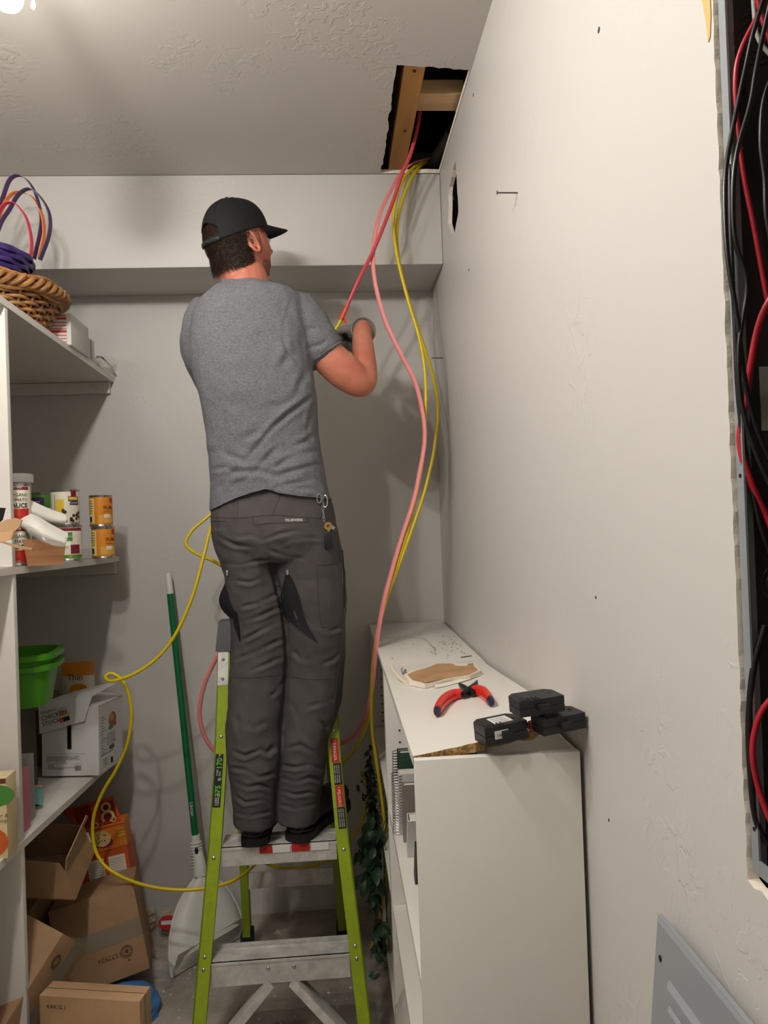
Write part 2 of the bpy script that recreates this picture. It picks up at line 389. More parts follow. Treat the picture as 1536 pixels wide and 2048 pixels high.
for z in (1.72 - .21, 1.155):                       # small screw holes in the lip
    obj('screw_hole', MB().lathe([(.0001, -.0015), (.0022, -.0015), (.0022, .0005), (.0001, .0005)], 10, Matrix.Translation((bx0, a1 - .006, z)) @ Matrix.Rotation(PI / 2, 4, 'Y')), DARK, pb, world=True)
KN = mat('knockout_ring', '#454039', rough=.4, metal=.3)
for z, r in ((1.955, .012), (1.955, .019), (1.955, .026), (1.40, .012), (1.40, .018)):
    k_ = MB(); pts = [Vector((bx0 + .035 + r * math.cos(t) * .9, a1 - .0025, z + r * math.sin(t))) for t in np.linspace(0, 2 * PI, 25)]
    k_.tube(pts, .0007, 5, caps=False); obj('knockout', k_, KN, pb, world=True)
obj('mounting_hole', MB().lathe([(.0001, -.001), (.005, -.001), (.005, .001), (.0001, .001)], 14, Matrix.Translation(P(1481, 183, Y=a1 - .003)) @ RX90), DARK, pb, world=True)
obj('rating_label', MB().box((XR + .03, a1 - .0035, 1.555), (XR + .06, a1 - .0022, 1.62)), mat('grey_sticker', '#8d8982', rough=.6), pb, world=True)

def cable(name, pix, r, m, label, group=None, flat=1.0, n=9, up=None, cat='cable', sub=8):
    """pix: list of (x, y, depth Y) or Vectors"""
    pts = [p if isinstance(p, Vector) else P(p[0], p[1], Y=p[2]) for p in pix]
    o = obj(name, MB().tube(catmull(pts, sub), r, n, flat, up=up), m, world=True, smooth=60)
    return tag(o, label, cat, group)
RW = mat('red_wire_insulation', '#a81f2c', rough=.35); BW = mat('black_wire_insulation', '#141414', rough=.3, spec=.6); GW = mat('white_wire_insulation', '#b9b4ac', rough=.4)
G = 'loose wires inside the breaker panel'
cable('red_wire', [(1560, -60, .69), (1516, 30, .70), (1482, 100, .71), (1471, 160, .715), (1476, 260, .72), (1487, 350, .72), (1505, 440, .72), (1520, 520, .72), (1535, 600, .72), (1560, 700, .72)], .0026, RW, 'upper red wire curving across the black panel interior', G)
cable('red_wire', [(1512, -60, .70), (1520, 20, .71), (1540, 80, .71), (1560, 150, .71)], .0028, RW, 'short thick red wire in the top corner of the panel', G)
cable('red_wire', [(1570, 560, .68), (1536, 606, .69), (1515, 660, .70), (1500, 740, .71), (1494, 790, .72), (1480, 880, .725), (1500, 960, .72), (1536, 1040, .72), (1560, 1100, .71)], .0035, RW, 'thick red wire bending in the middle of the panel', G)
cable('red_wire', [(1560, 1380, .70), (1525, 1420, .71), (1508, 1470, .715), (1506, 1520, .715), (1518, 1580, .715), (1540, 1640, .71), (1560, 1680, .71)], .003, RW, 'lowest red wire looping near the bottom of the panel', G)
cable('black_wire', [(1545, -60, .69), (1508, 60, .70), (1490, 140, .705), (1465, 260, .705), (1452, 340, .70), (1450, 420, .695), (1456, 520, .69), (1475, 640, .69), (1490, 760, .695), (1515, 860, .70), (1560, 960, .70)], .0024, BW, 'black wire hanging closest to the grey panel lip', G)
cable('black_wire', [(1556, -60, .68), (1528, 60, .69), (1512, 140, .69), (1500, 210, .69), (1475, 300, .69), (1466, 380, .69), (1470, 480, .69), (1494, 570, .69), (1478, 690, .69), (1482, 800, .69), (1510, 900, .69), (1560, 1010, .69)], .0024, BW, 'black wire kinked to the right beside the panel lip', G)
cable('black_wire', [(1570, 100, .69), (1530, 190, .70), (1522, 280, .70), (1530, 360, .70), (1534, 440, .70), (1560, 560, .70)], .0026, BW, 'black wire at the right edge of the panel', G)
cable('black_wire', [(1440 + 20, 330, .722), (1462, 480, .722), (1470, 640, .722), (1476, 780, .722), (1490, 900, .722), (1520, 1050, .72), (1560, 1160, .72)], .0026, BW, 'heavy black wire lying against the panel side', G)
cable('black_wire', [(1530, 1250, .715), (1508, 1330, .72), (1498, 1430, .722), (1500, 1530, .722), (1512, 1640, .722), (1545, 1700, .72)], .0032, BW, 'black wire behind the lowest red loop', G)
cable('grey_wire', [(1505, -60, .71), (1508, 20, .715), (1518, 80, .715), (1560, 130, .71)], .0022, GW, 'pale grey wire in the top corner of the panel', G)

# ---------- nails, anchors and scuffs on the right wall
NAIL = mat('dull_nail_steel', '#6d675f', rough=.35, metal=.8)
for root, ln, lab in (((1035, 386), .044, 'long steel nail sticking out of the wall right of the small cut-out'), ((886, 716), .040, 'thin dark nail sticking out near the room corner')):
    p = P(*root, X=XR); t = thing('nail', lab, 'nail', p, group='nails in the right wall')
    obj('shank', MB().tube([p + Vector((.012, 0, 0)), p - Vector((ln, 0, -.001))], .0017, 10), NAIL, t, world=True, smooth=True)
    obj('head', MB().lathe([(.0001, 0), (.0042, 0), (.0042, .0014), (.0001, .0014)], 14, Matrix.Translation(p - Vector((ln, 0, -.001))) @ Matrix.Rotation(PI / 2, 4, 'Y')), NAIL, t, world=True)
ANCH = mat('dark_anchor', '#3c3a38', rough=.6)
for i, (x, y, s, lab) in enumerate(((1198, 60, .0042, 'dark wall anchor high beside the ceiling'), (947, 190, .004, 'dark screw hole just below the ceiling cut-out'), (938, 540, .0045, 'dark wall anchor below the small cut-out'), (1192, 1195, .0025, 'tiny dark nail hole in the middle of the right wall'), (1218, 1640, .0025, 'tiny dark nail hole beside the cabinet end'))):
    p = P(x, y, X=XR)
    o = obj('wall_anchor', MB().lathe([(.0001, .0012), (s * .5, .0012), (s, .0006), (s, -.004), (.0001, -.004)], 12, Matrix.Translation(p) @ Matrix.Rotation(-PI / 2, 4, 'Y')), ANCH, world=True)
    tag(o, lab, 'wall anchor', 'marks in the right wall')

# ---------- the ceiling lamp that lights the room
BRASS = mat('lamp_white_porcelain', '#ece8e0', rough=.3)
lt = thing('ceiling_lamp', 'white ceiling bar with three lit bare bulbs', 'lamp', (BULB.x, sum(BULB_YS) / 3, ZC))
obj('bar', MB().box((-.03, BULB_YS[2] - sum(BULB_YS) / 3 - .12, -.022), (.03, BULB_YS[0] - sum(BULB_YS) / 3 + .10, -.0005), bevel=.004), BRASS, lt, smooth=30)
EM = mat('glowing_bulb', '#ffffff', emit=((1.0, .95, .895), BULB_POWER)); EMD = mat('dim_glowing_bulb', '#ffffff', emit=((1.0, .95, .895), BULB_POWER * .30))
for by in BULB_YS:
    mt_ = Matrix.Translation((0, by - sum(BULB_YS) / 3, 0))
    sc_ = obj('socket', MB().lathe([(.0001, -.021), (.026, -.021), (.024, -.06), (.02, -.075), (.0001, -.075)], 28, mt_), BRASS, lt, smooth=40)
    bu_ = obj('bulb', MB().lathe([(.0001, -.182), (.012, -.18), (.022, -.174), (.028, -.163), (.030, -.150), (.0285, -.138)], 28, mt_), EMD if by > 1.3 else EM, lt, smooth=60)
    obj('bulb_base', MB().lathe([(.0283, -.1375), (.024, -.118), (.016, -.095), (.0135, -.0755)], 28, mt_), BRASS, bu_, smooth=60)
obj('pull_chain', MB().tube([(.02, BULB_YS[0] - sum(BULB_YS) / 3 + .05, -.02), (.03, BULB_YS[0] - sum(BULB_YS) / 3 + .05, -.06), (.031, BULB_YS[0] - sum(BULB_YS) / 3 + .05, -.13)], .0012, 6), STEEL, lt)
obj('chain_bead', MB().lathe([(.0001, -.148), (.005, -.143), (.0055, -.138), (.003, -.13), (.0001, -.129)], 12, Matrix.Translation((.031, BULB_YS[0] - sum(BULB_YS) / 3 + .05, 0))), BRASS, lt, smooth=True)
# unseen fill lamp added behind the viewer to brighten walls and shadows
l2 = thing('rear_fill_lamp', 'round white fill lamp added out of view on the ceiling behind the viewer', 'lamp', (-1.1, 0.1, ZC))
obj('base', MB().lathe([(.0001, 0), (.11, 0), (.11, -.02), (.1, -.03)], 32), BRASS, l2, smooth=True)
obj('diffuser', MB().lathe([(.1, -.028), (.095, -.05), (.07, -.07), (.03, -.08), (.0001, -.082)], 32), mat('fill_lamp_glow', '#ffffff', emit=((1.0, .95, .895), FILL_POWER)), l2, smooth=60)

# ================================================================== BOOKCASES ALONG THE RIGHT WALL
LAM = mat('white_laminate', '#dedad2', rough=.38, bump=(300, .06))
BX0, BX1 = 0.117, 0.397
CHIP = mat('raw_particle_board', '#a5814f', rough=.95, var=(170, .55), bump=(150, .9, 3, .004))
TOPZ = 1.077
def bookcase(y0, y1, label, with_top):
    t = thing('bookcase', label, 'bookcase', ((BX0 + BX1) / 2, (y0 + y1) / 2, 0))
    for a, b in ((y0, y0 + .016), (y1 - .016, y1)):
        obj('side_panel', MB().box((BX0, a, 0), (BX1, b, TOPZ), bevel=.001), LAM, t, world=True, smooth=30)
    if with_top:
        obj('top_panel', MB().box((BX0, y0 + .0165, TOPZ - .016), (BX1, y1 - .0165, TOPZ), bevel=.001), LAM, t, world=True, smooth=30)
    for z in (.069, .434, .69):
        obj('shelf', MB().box((BX0 + .002, y0 + .0165, z - .018), (BX1 - .006, y1 - .0165, z), bevel=.001), LAM, t, world=True, smooth=30)
    obj('plinth', MB().box((BX0 + .03, y0 + .0165, 0), (BX0 + .046, y1 - .0165, .05)), LAM, t, world=True)
    obj('back_panel', MB().box((BX1 - .005, y0 + .0165, .03), (BX1 - .001, y1 - .0165, TOPZ - .002)), LAM, t, world=True)
    pg = MB()
    for yy in (y1 - .0163,):
        for z in np.arange(.2, 1.0, .032):
            for x in (BX0 + .037,):
                pg.lathe([(.0001, .0012), (.0026, .0012), (.0026, -.001), (.0001, -.001)], 8, Matrix.Translation((x, yy, z)) @ RX90)
    for i in range(0, 1): obj('peg_holes', pg, DARK, t, world=True)
    return t
far_case = bookcase(2.045, 2.845, 'far white bookcase in the corner with an intact top', True)
near_case = bookcase(1.232, 2.035, 'near white bookcase with a broken top board', False)
# broken top board of the near case: near right corner snapped off and lifted
random.seed(11)
NU, NV = 26, 30
def board_z(u, v): return TOPZ + (.05 * max(0, u) ** 1.1) * max(0, 1 - v) ** 1.15   # u across (0 front..1 wall), v along (0 near..1 far)
top = []; bot = []
jl = [0.0 if u < 4 else random.uniform(-.004, .004) for u in range(NU + 1)]
for i in range(NV + 1):
    row = []
    for j in range(NU + 1):
        u = j / NU; v = i / NV
        yn = 1.251 + (0.004 if u < .2 else .018 * (u - .2)) + jl[j] - (.012 if .68 < u < .8 else 0)
        y = yn + (2.018 - yn) * v
        row.append(Vector((BX0 + (BX1 - .004 - BX0) * u, y, board_z(u, v))))
    top.append(row)
bb = MB().grid(top, .016, (0, 0, -1)); me = bb.mesh('top_panel')
me.materials.append(LAM); me.materials.append(CHIP)
for p in me.polygons:
    if p.normal.y < -.35: p.material_index = 1
tb = obj('top_panel', me, None, near_case, world=True); tb['label'] = 'snapped white top board with raw chipboard edge'
def on_board(x, y):
    """photo pixel -> point on the near bookcase's top board"""
    z = TOPZ
    for _ in range(12):
        p = P(x, y, Z=z); u = min(1, max(0, (p.x - BX0) / (BX1 - BX0))); v = min(1, max(0, (p.y - 1.25) / .77)); z = board_z(u, v)
    return P(x, y, Z=z)

# ---------- electrical cover leaning on the right wall, lower right
cv = thing('panel_cover', 'grey steel breaker panel cover with a raised door leaning on the right wall', 'panel cover', (.35, .66, 0))
def cvp(a, b, o=0.0):
    """a: along the wall towards the viewer from the far edge, b: down from the top, o: out of the face"""
    ang = math.radians(6.0); dn = Vector((-math.sin(ang), 0, -math.cos(ang))); nr = Vector((-math.cos(ang), 0, math.sin(ang)))
    return Vector((.392, .915, .972)) + Vector((0, -1, 0)) * a + dn * b + nr * o
def cslab(a0, a1, b0, b1, o0, o1, cham=.0):
    m_ = MB(); lo = [cvp(a0, b0, o0), cvp(a1, b0, o0), cvp(a1, b1, o0), cvp(a0, b1, o0)]; c = cham
    hi = [cvp(a0 + c, b0 + c, o1), cvp(a1 - c, b0 + c, o1), cvp(a1 - c, b1 - c, o1), cvp(a0 + c, b1 - c, o1)]
    return m_.add(lo + hi, [(3, 2, 1, 0), (4, 5, 6, 7), (0, 1, 5, 4), (1, 2, 6, 5), (2, 3, 7, 6), (3, 0, 4, 7)])
obj('cover_plate', cslab(0, .38, 0, .974, 0, .006, .001), PGREY, cv, world=True); obj('pressed_face', cslab(.0015, .3785, .0015, .9725, .0062, .0085, .0045), PGREY, cv, world=True)
obj('door_frame', cslab(.045, .335, .055, .90, .0085, .014, .006), PGREY, cv, world=True)
dr = obj('door', cslab(.062, .318, .075, .87, .0145, .018, .004), PGREY, cv, world=True)
obj('embossed_rib', cslab(.075, .30, .088, .094, .0182, .0205, .0015), PGREY, cv, world=True)
obj('screw_hole', MB().lathe([(.0001, .0005), (.004, .0005), (.004, -.002), (.0001, -.002)], 12, Matrix.Translation(cvp(.02, .045, .0085)) @ Matrix.Rotation(-PI / 2, 4, 'Y')), DARK, cv, world=True)

# ---------- pliers
RED = mat('red_plastic_grip', '#d8281c', rough=.35, coat=.2); BLK = mat('black_oxide_steel', '#2b2b2d', rough=.4, metal=.6); NAVY = mat('dark_blue_plastic', '#20263f', rough=.4)
def bp(x, y, h): return on_board(x, y) + Vector((0, 0, h))
pv = on_board(935, 1396)
pl = thing('diagonal_cutters', 'diagonal cutting pliers with red handles lying open on the near bookcase', 'pliers', pv)
hl = [bp(922, 1398, .012), bp(905, 1402, .012), bp(890, 1412, .012), bp(880, 1424, .012), bp(875, 1434, .012)]
hr = [bp(948, 1392, .012), bp(962, 1394, .012), bp(973, 1402, .012), bp(981, 1413, .012)]
h1 = obj('handle', MB().tube(catmull(hl, 5), [.0105 + .003 * math.sin(PI * k / 20) for k in range(21)], 12, .75), RED, pl, world=True, smooth=True)
h2 = obj('handle', MB().tube(catmull(hr, 5), [.0105 + .003 * math.sin(PI * k / 15) for k in range(16)], 12, .75), RED, pl, world=True, smooth=True)
obj('end_cap', MB().tube([hl[-1] + (hl[-2] - hl[-1]) * .15, hl[-1] + (hl[-1] - hl[-2]) * .25], [.011, .008], 12, .75), NAVY, h1, world=True, smooth=True)
obj('end_cap', MB().tube([hr[-1] + (hr[-2] - hr[-1]) * .15, hr[-1] + (hr[-1] - hr[-2]) * .3], [.011, .008], 12, .75), NAVY, h2, world=True, smooth=True)
obj('jaw', MB().tube(catmull([bp(926, 1400, .011), bp(935, 1394, .012), bp(926, 1386, .012), bp(918, 1378, .012)], 4), [.007, .008, .009, .0095, .0095, .009, .009, .0085, .008, .007, .006, .004, .002], 10, .75), BLK, pl, world=True, smooth=True)
obj('jaw', MB().tube(catmull([bp(948, 1396, .011), bp(940, 1392, .012), bp(950, 1383, .012), bp(955, 1372, .012)], 4), [.007, .008, .009, .0095, .0095, .009, .009, .0085, .008, .007, .006, .004, .002], 10, .75), BLK, pl, world=True, smooth=True)
obj('pivot', MB().lathe([(.0001, .007), (.006, .006), (.007, .004), (.007, -.004), (.0001, -.005)], 16, Matrix.Translation(bp(937, 1393, .014))), BLK, pl, world=True, smooth=True)

# ---------- loose circuit breakers
BRK = mat('black_breaker_plastic', '#1b1c1f', rough=.42, bump=(200, .05)); LBL = mat('white_label', '#d9d7d2', rough=.5); INK = mat('black_ink', '#171717', rough=.6)
def breaker(base, rz, tilt, dims, label, white):
    w, d, h = dims
    t = thing('circuit_breaker', label, 'circuit breaker', base, (tilt[0], tilt[1], rz), 'loose circuit breakers on the bookcase')
    m_ = MB(); m_.prism([(-w / 2, -d / 2), (w / 2, -d / 2), (w / 2, d * .28), (w * .36, d / 2), (-w * .36, d / 2), (-w / 2, d * .28)], 0, h * .48)
    m_.prism([(-w / 2 + .0015, -d / 2 + .001), (w / 2 - .0015, -d / 2 + .001), (w / 2 - .0015, d * .27), (w * .355, d / 2 - .001), (-w * .355, d / 2 - .001), (-w / 2 + .0015, d * .27)], h * .48, h * .53)
    m_.prism([(-w / 2, -d / 2), (w / 2, -d / 2), (w / 2, d * .28), (w * .36, d / 2), (-w * .36, d / 2), (-w / 2, d * .28)], h * .53, h)
    obj('case', m_, BRK, t)
    obj('toggle', MB().box((-w * .12, -d / 2 - .009, h * .3), (w * .12, -d / 2 + .001, h * .7), bevel=.002), BRK, t)
    obj('clip', MB().box((w * .30, d * .30, h * .25), (w * .44, d * .52, h * .75), bevel=.001), mat('copper_clip', '#6b4f3a', rough=.4, metal=.7), t)
    for sx in (-.34, .34): obj('rivet', MB().lathe([(.0001, .0012), (.003, .0008), (.0035, 0)], 10, Matrix.Translation((w * sx, 0, h))), BRK, t, smooth=True)
    for k in range(5): obj('rib', MB().box((-w * .42 + k * w * .09, -d * .46, h), (-w * .42 + k * w * .09 + .002, -d * .2, h + .0012)), BRK, t)
    obj('terminal_screw', MB().lathe([(.0001, .003), (.0035, .003), (.0042, 0)], 12, Matrix.Translation((-w * .42, d * .33, h * .5)) @ Matrix.Rotation(-.6, 4, 'X')), NAIL, t, smooth=True)
    if white:
        plate(t, LBL, Matrix.Translation((0, 0, h + .0006)), -w * .18, -d * .28, w * .26, d * .3, 'rating_label')
        for k in range(4): plate(t, mat('grey_ink', '#77757a', rough=.6), Matrix.Translation((0, 0, h + .0009)), -w * .14, -d * .2 + k * .009, w * .18, -d * .2 + k * .009 + .002, 'print_line', .0002)
        m1 = on_face('front', w, d, h, w * .22, h * .3); plate(t, LBL, m1, 0, 0, w * .32, h * .45, 'front_label')
        text(t, 'CAFCI', INK, on_face('front', w, d, h, w * .26, h * .42, eps=.0012), .006)
    return t
def bface(p): return Vector((p.x, p.y, p.z))
q = on_board(998, 1490); breaker(q + Vector((.008, .028, .003)), math.radians(14), (0, -.07, 0), (.078, .056, .030), 'black breaker with a white rating label lying closest to the cutters', True)
q = on_board(1120, 1468); breaker(q + Vector((.004, .028, .002)), math.radians(12), (0, -.07, 0), (.078, .054, .026), 'black breaker at the wall underneath another breaker', False)
breaker(q + Vector((-.030, .034, .0315)), math.radians(10), (0, -.05, 0), (.080, .056, .026), 'black breaker stacked on top of another breaker', False)
obj_red = obj('wire_connector', MB().lathe([(.0001, .02), (.005, .019), (.0075, .004), (.0085, 0), (.0001, 0)], 14, Matrix.Translation(on_board(1062, 1460) + Vector((0, 0, .008))) @ Matrix.Rotation(PI / 2, 4, 'X')), RED, world=True, smooth=True)
tag(obj_red, 'small red twist-on wire connector between the breakers', 'connector')

# ---------- torn drywall offcut, staples, tie and crumbs on the bookcase tops
oc = thing('drywall_offcut', 'torn drywall offcut with brown paper lying across the near bookcase', 'drywall scrap', on_board(885, 1355))
outline = [(808, 1358), (826, 1350), (850, 1346), (873, 1335), (900, 1334), (925, 1337), (950, 1334), (956, 1342), (962, 1350), (940, 1360), (905, 1366), (868, 1374), (850, 1378), (832, 1374), (818, 1372)]
pts = [on_board(x, y) for x, y in outline]; n = len(pts)
random.seed(5)
s_ = MB(); s_.add([p + Vector((0, 0, .001)) for p in pts] + [p + Vector((0, 0, .011 + random.uniform(-.001, .001))) for p in pts], [tuple(range(n - 1, -1, -1)), tuple(range(n, 2 * n))] + [(i, (i + 1) % n, n + (i + 1) % n, n + i) for i in range(n)])
obj('gypsum_board', s_, mat('chalky_gypsum', '#e3d8c6', rough=.9, bump=(90, .4)), oc, world=True)
c_ = sum((p for p in pts), Vector()) / n
s_ = MB(); ins = [c_ + (p - c_) * (0.93 + random.uniform(-.05, .02)) + Vector((0, 0, .0118 + random.uniform(-.0006, .0012))) for p in pts]
s_.add(ins + [c_ + Vector((0, 0, .0135))], [(i, (i + 1) % n, n) for i in range(n)]); obj('paper_face', s_, PAPER, oc, world=True)
def strip(pts, w, wdir, th=.0006):
    wdir = Vector(wdir); return MB().grid([[p - wdir * w / 2, p + wdir * w / 2] for p in pts], th, (0, 0, 1))
fl = [on_board(812, 1366), on_board(798, 1360) + Vector((0, 0, .006)), on_board(787, 1350) + Vector((0, 0, .012)), on_board(782, 1340) + Vector((0, 0, .014))]
obj('curled_flap', strip(catmull(fl, 5), .028, (.2, .9, 0)), mat('cream_paper', '#e5d9bd', rough=.85, bump=(60, .4)), oc, world=True, smooth=60)
fl = [on_board(870, 1376) + Vector((0, 0, .004)), on_board(890, 1372) + Vector((0, 0, .003)), on_board(930, 1362) + Vector((0, 0, .004)), on_board(962, 1350) + Vector((0, 0, .003))]
obj('white_paper_edge', strip(catmull(fl, 5), .02, (.1, .95, .15)), mat('white_torn_paper', '#ddd6c9', rough=.85, bump=(60, .4)), oc, world=True, smooth=60)
sp = catmull([on_board(806, 1340) + Vector((0, 0, .006)), on_board(803, 1347) + Vector((0, 0, .01)), on_board(807, 1352) + Vector((0, 0, .004)), on_board(811, 1345) + Vector((0, 0, .008)), on_board(812, 1354) + Vector((0, 0, .003))], 6)
tag(obj('wire_coil', MB().tube(sp, .0012, 6), NAIL, world=True, smooth=True), 'tiny curled steel wire scrap beside the torn drywall offcut', 'wire scrap')
def on_far(x, y): return P(x, y, Z=TOPZ)
tp = catmull([on_far(752, 1286) + Vector((0, 0, .004)), on_far(775, 1278) + Vector((0, 0, .003)), on_far(810, 1273) + Vector((0, 0, .003)), on_far(845, 1279) + Vector((0, 0, .003)), on_far(865, 1295) + Vector((0, 0, .003)), on_far(872, 1312) + Vector((0, 0, .003))], 8)
tag(obj('clear_strap', MB().tube(tp, .0022, 6, .5), mat('translucent_plastic', '#cfcabf', rough=.25, alpha=.55), world=True, smooth=True), 'thin clear plastic strap curved on the far bookcase top', 'plastic strap')
tag(obj('nail_scrap', MB().tube([on_far(922, 1316) + Vector((0, 0, .002)), on_far(943, 1313) + Vector((0, 0, .002))], .0014, 6), NAIL, world=True), 'short loose nail lying on the far bookcase top', 'nail')
cm = MB(); random.seed(9)
for i in range(70):
    p = on_far(random.gauss(895, 30), random.gauss(1290, 16)) if i < 50 else on_far(random.uniform(780, 930), random.uniform(1262, 1318))
    if not (BX0 + .01 < p.x < BX1 - .01 and 2.06 < p.y < 2.83): continue
    s = random.uniform(.0008, .0022); cm.box(tuple(p + Vector((-s, -s, .0001))), tuple(p + Vector((s, s, s))), None)
o = obj('drywall_crumbs', cm, mat('dirty_crumbs', '#8a7d6c', rough=.9), world=True); tag(o, 'scattered drywall crumbs on the far bookcase top', 'debris', kind='stuff')

# ---------- notebooks and binders inside the near bookcase
PAGE = mat('page_edges', '#cfcac2', rough=.8, bump=(400, .3), stretch=(1, 40, 1)); CHROME = mat('chrome', '#d5d7da', rough=.12, metal=1.0)
def book(y, th, h, d, x, lean, cover, label, spiral=None, name='notebook', z=.69):
    t = thing(name, label, 'notebook' if name != 'binder' else 'binder', (x, y, z + .0015), (lean, 0, 0), 'books on the near bookcase shelf')
    obj('pages', MB().box((.004, -th / 2 + .0015, .003), (d - .002, th / 2 - .0015, h - .003)), PAGE, t)
    cvr = MB(); cvr.box((.001, -th / 2, 0), (d, -th / 2 + .0015, h)); cvr.box((.001, th / 2 - .0015, 0), (d, th / 2, h))
    if not spiral: cvr.box((-.0005, -th / 2, 0), (.001, th / 2, h))
    obj('cover', cvr, cover, t)
    if spiral:
        wm = MB(); N = int(h / .0075)
        for k in range(N):
            zz = .006 + k * (h - .012) / (N - 1)
            wm.tube([Vector((.004 + (.004 + th * .5) * math.cos(a) - .003, (th * .56) * math.sin(a), zz + .0015 * a / 6.28)) for a in np.linspace(0, 2 * PI, 13)], .0009, 5, caps=False)
        obj('wire_binding', wm, spiral, t, smooth=True)
    return t
WCOV = mat('white_cover', '#d8d5d2', rough=.35); BCOV = mat('black_cover', '#1d1d20', rough=.45); GCOV = mat('green_cover', '#33503f', rough=.4); TCOV = mat('tan_grey_cover', '#8b8178', rough=.5)
book(1.95, .02, .188, .20, BX0 + .022, math.radians(6), BCOV, 'black cover notebook with a black coil standing furthest back', BW)
book(1.915, .018, .195, .20, BX0 + .024, math.radians(6), GCOV, 'green cover notebook standing between the coil notebooks', None)
book(1.865, .026, .162, .20, BX0 + .016, math.radians(8), WCOV, 'white spiral notebook with a thick silver coil', CHROME)
book(1.82, .016, .15, .18, BX0 + .022, math.radians(10), TCOV, 'plain grey notebook beside the white spiral notebook', None)
book(1.745, .024, .12, .18, BX0 + .024, math.radians(26), WCOV, 'plain white notebook leaning towards the cabinet end', None)
book(1.62, .03, .11, .18, BX0 + .028, math.radians(30), BCOV, 'black binder leaning over beside the cabinet end panel', None, 'binder')
# steel mug with a ring handle on the lower shelf
mg = thing('steel_mug', 'chrome ring handle of a mug on the lower bookcase shelf', 'mug', (BX0 + .062, 1.405, .4345), (0, 0, math.radians(200)))
obj('cup', MB().lathe([(.0001, .001), (.036, .001), (.038, .004), (.038, .085), (.036, .085), (.036, .006), (.0001, .006)], 28), LAM, mg, smooth=True)
obj('handle', MB().tube([Vector((.036 + .026 * math.sin(a), 0, .045 - .03 * math.cos(a))) for a in np.linspace(0.05, PI - .05, 14)], .0035, 8), CHROME, mg, smooth=True)

# ================================================================== CABLES
YEL = mat('yellow_cable_jacket', '#d9bf12', rough=.35, spec=.5, bump=(25, .05)); PNK = mat('pink_cable_jacket', '#e68c89', rough=.4); REDC = mat('red_cable_jacket', '#c8434c', rough=.4)
cable('red_cable', [(850, 160, 2.32), (842, 205, 2.34), (836, 250, 2.36), (822, 305, 2.38), (805, 345, 2.39), (787, 400, 2.40), (768, 450, 2.40), (745, 505, 2.41), (722, 550, 2.41), (703, 592, 2.42), (688, 626, 2.43)], .0062, REDC, 'red cable pulled taut from the ceiling cut-out to the gloved hand', flat=.6, up=(1, 0, 0))
cable('pink_cable', [(872, 312, 2.62), (850, 318, 2.56), (825, 326, 2.53), (803, 345, 2.50), (785, 375, 2.47), (765, 415, 2.44), (752, 460, 2.42), (746, 515, 2.42), (751, 570, 2.42), (770, 640, 2.42), (800, 705, 2.41), (830, 765, 2.40), (845, 825, 2.39), (849, 880, 2.38), (839, 945, 2.37), (826, 1005, 2.36), (803, 1075, 2.35), (784, 1140, 2.34), (768, 1200, 2.33), (757, 1260, 2.32), (750, 1320, 2.33), (742, 1390, 2.36), (728, 1440, 2.40), (706, 1474, 2.45), (670, 1492, 2.50), (610, 1520, 2.55), (540, 1545, 2.57), (480, 1530, 2.56), (438, 1508, 2.55), (412, 1478, 2.54), (399, 1430, 2.53), (407, 1375, 2.52), (428, 1325, 2.51), (452, 1290, 2.50), (490, 1265, 2.5), (540, 1250, 2.52)], .0076, PNK, 'pink flat cable hanging in a loose S beside the yellow ones', flat=.5, up=(1, 0, 0))
GY = 'yellow cables dropping from the ceiling cut-out'
cable('yellow_cable', [(878, 300, 2.66), (850, 322, 2.58), (827, 335, 2.53), (806, 360, 2.49), (792, 400, 2.46), (787, 450, 2.45), (796, 520, 2.44), (816, 600, 2.43), (840, 682, 2.42), (851, 760, 2.41), (850, 850, 2.40), (844, 930, 2.39), (830, 1005, 2.38), (814, 1065, 2.36), (794, 1130, 2.35), (772, 1200, 2.34), (755, 1265, 2.33), (746, 1330, 2.34), (743, 1400, 2.36), (744, 1460, 2.38), (752, 1520, 2.40), (764, 1600, 2.42), (772, 1700, 2.44), (766, 1800, 2.46), (742, 1900, 2.50)], .0055, YEL, 'yellow cable falling straight down past the far bookcase', GY)
cable('yellow_cable', [(884, 305, 2.66), (852, 325, 2.59), (832, 342, 2.53), (812, 380, 2.49), (797, 430, 2.47), (794, 490, 2.46), (806, 560, 2.46), (830, 640, 2.47), (850, 700, 2.48), (868, 760, 2.49), (875, 822, 2.49), (868, 900, 2.48), (850, 980, 2.46), (830, 1042, 2.44), (802, 1120, 2.41), (774, 1195, 2.38), (756, 1262, 2.35), (745, 1345, 2.37), (738, 1430, 2.42), (715, 1490, 2.48), (680, 1535, 2.54), (640, 1600, 2.60), (560, 1680, 2.64), (500, 1700, 2.66), (560, 1735, 2.68), (660, 1720, 2.69), (720, 1650, 2.68), (735, 1580, 2.66), (720, 1540, 2.64)], .0055, YEL, 'yellow cable bowing out towards the right wall', GY)
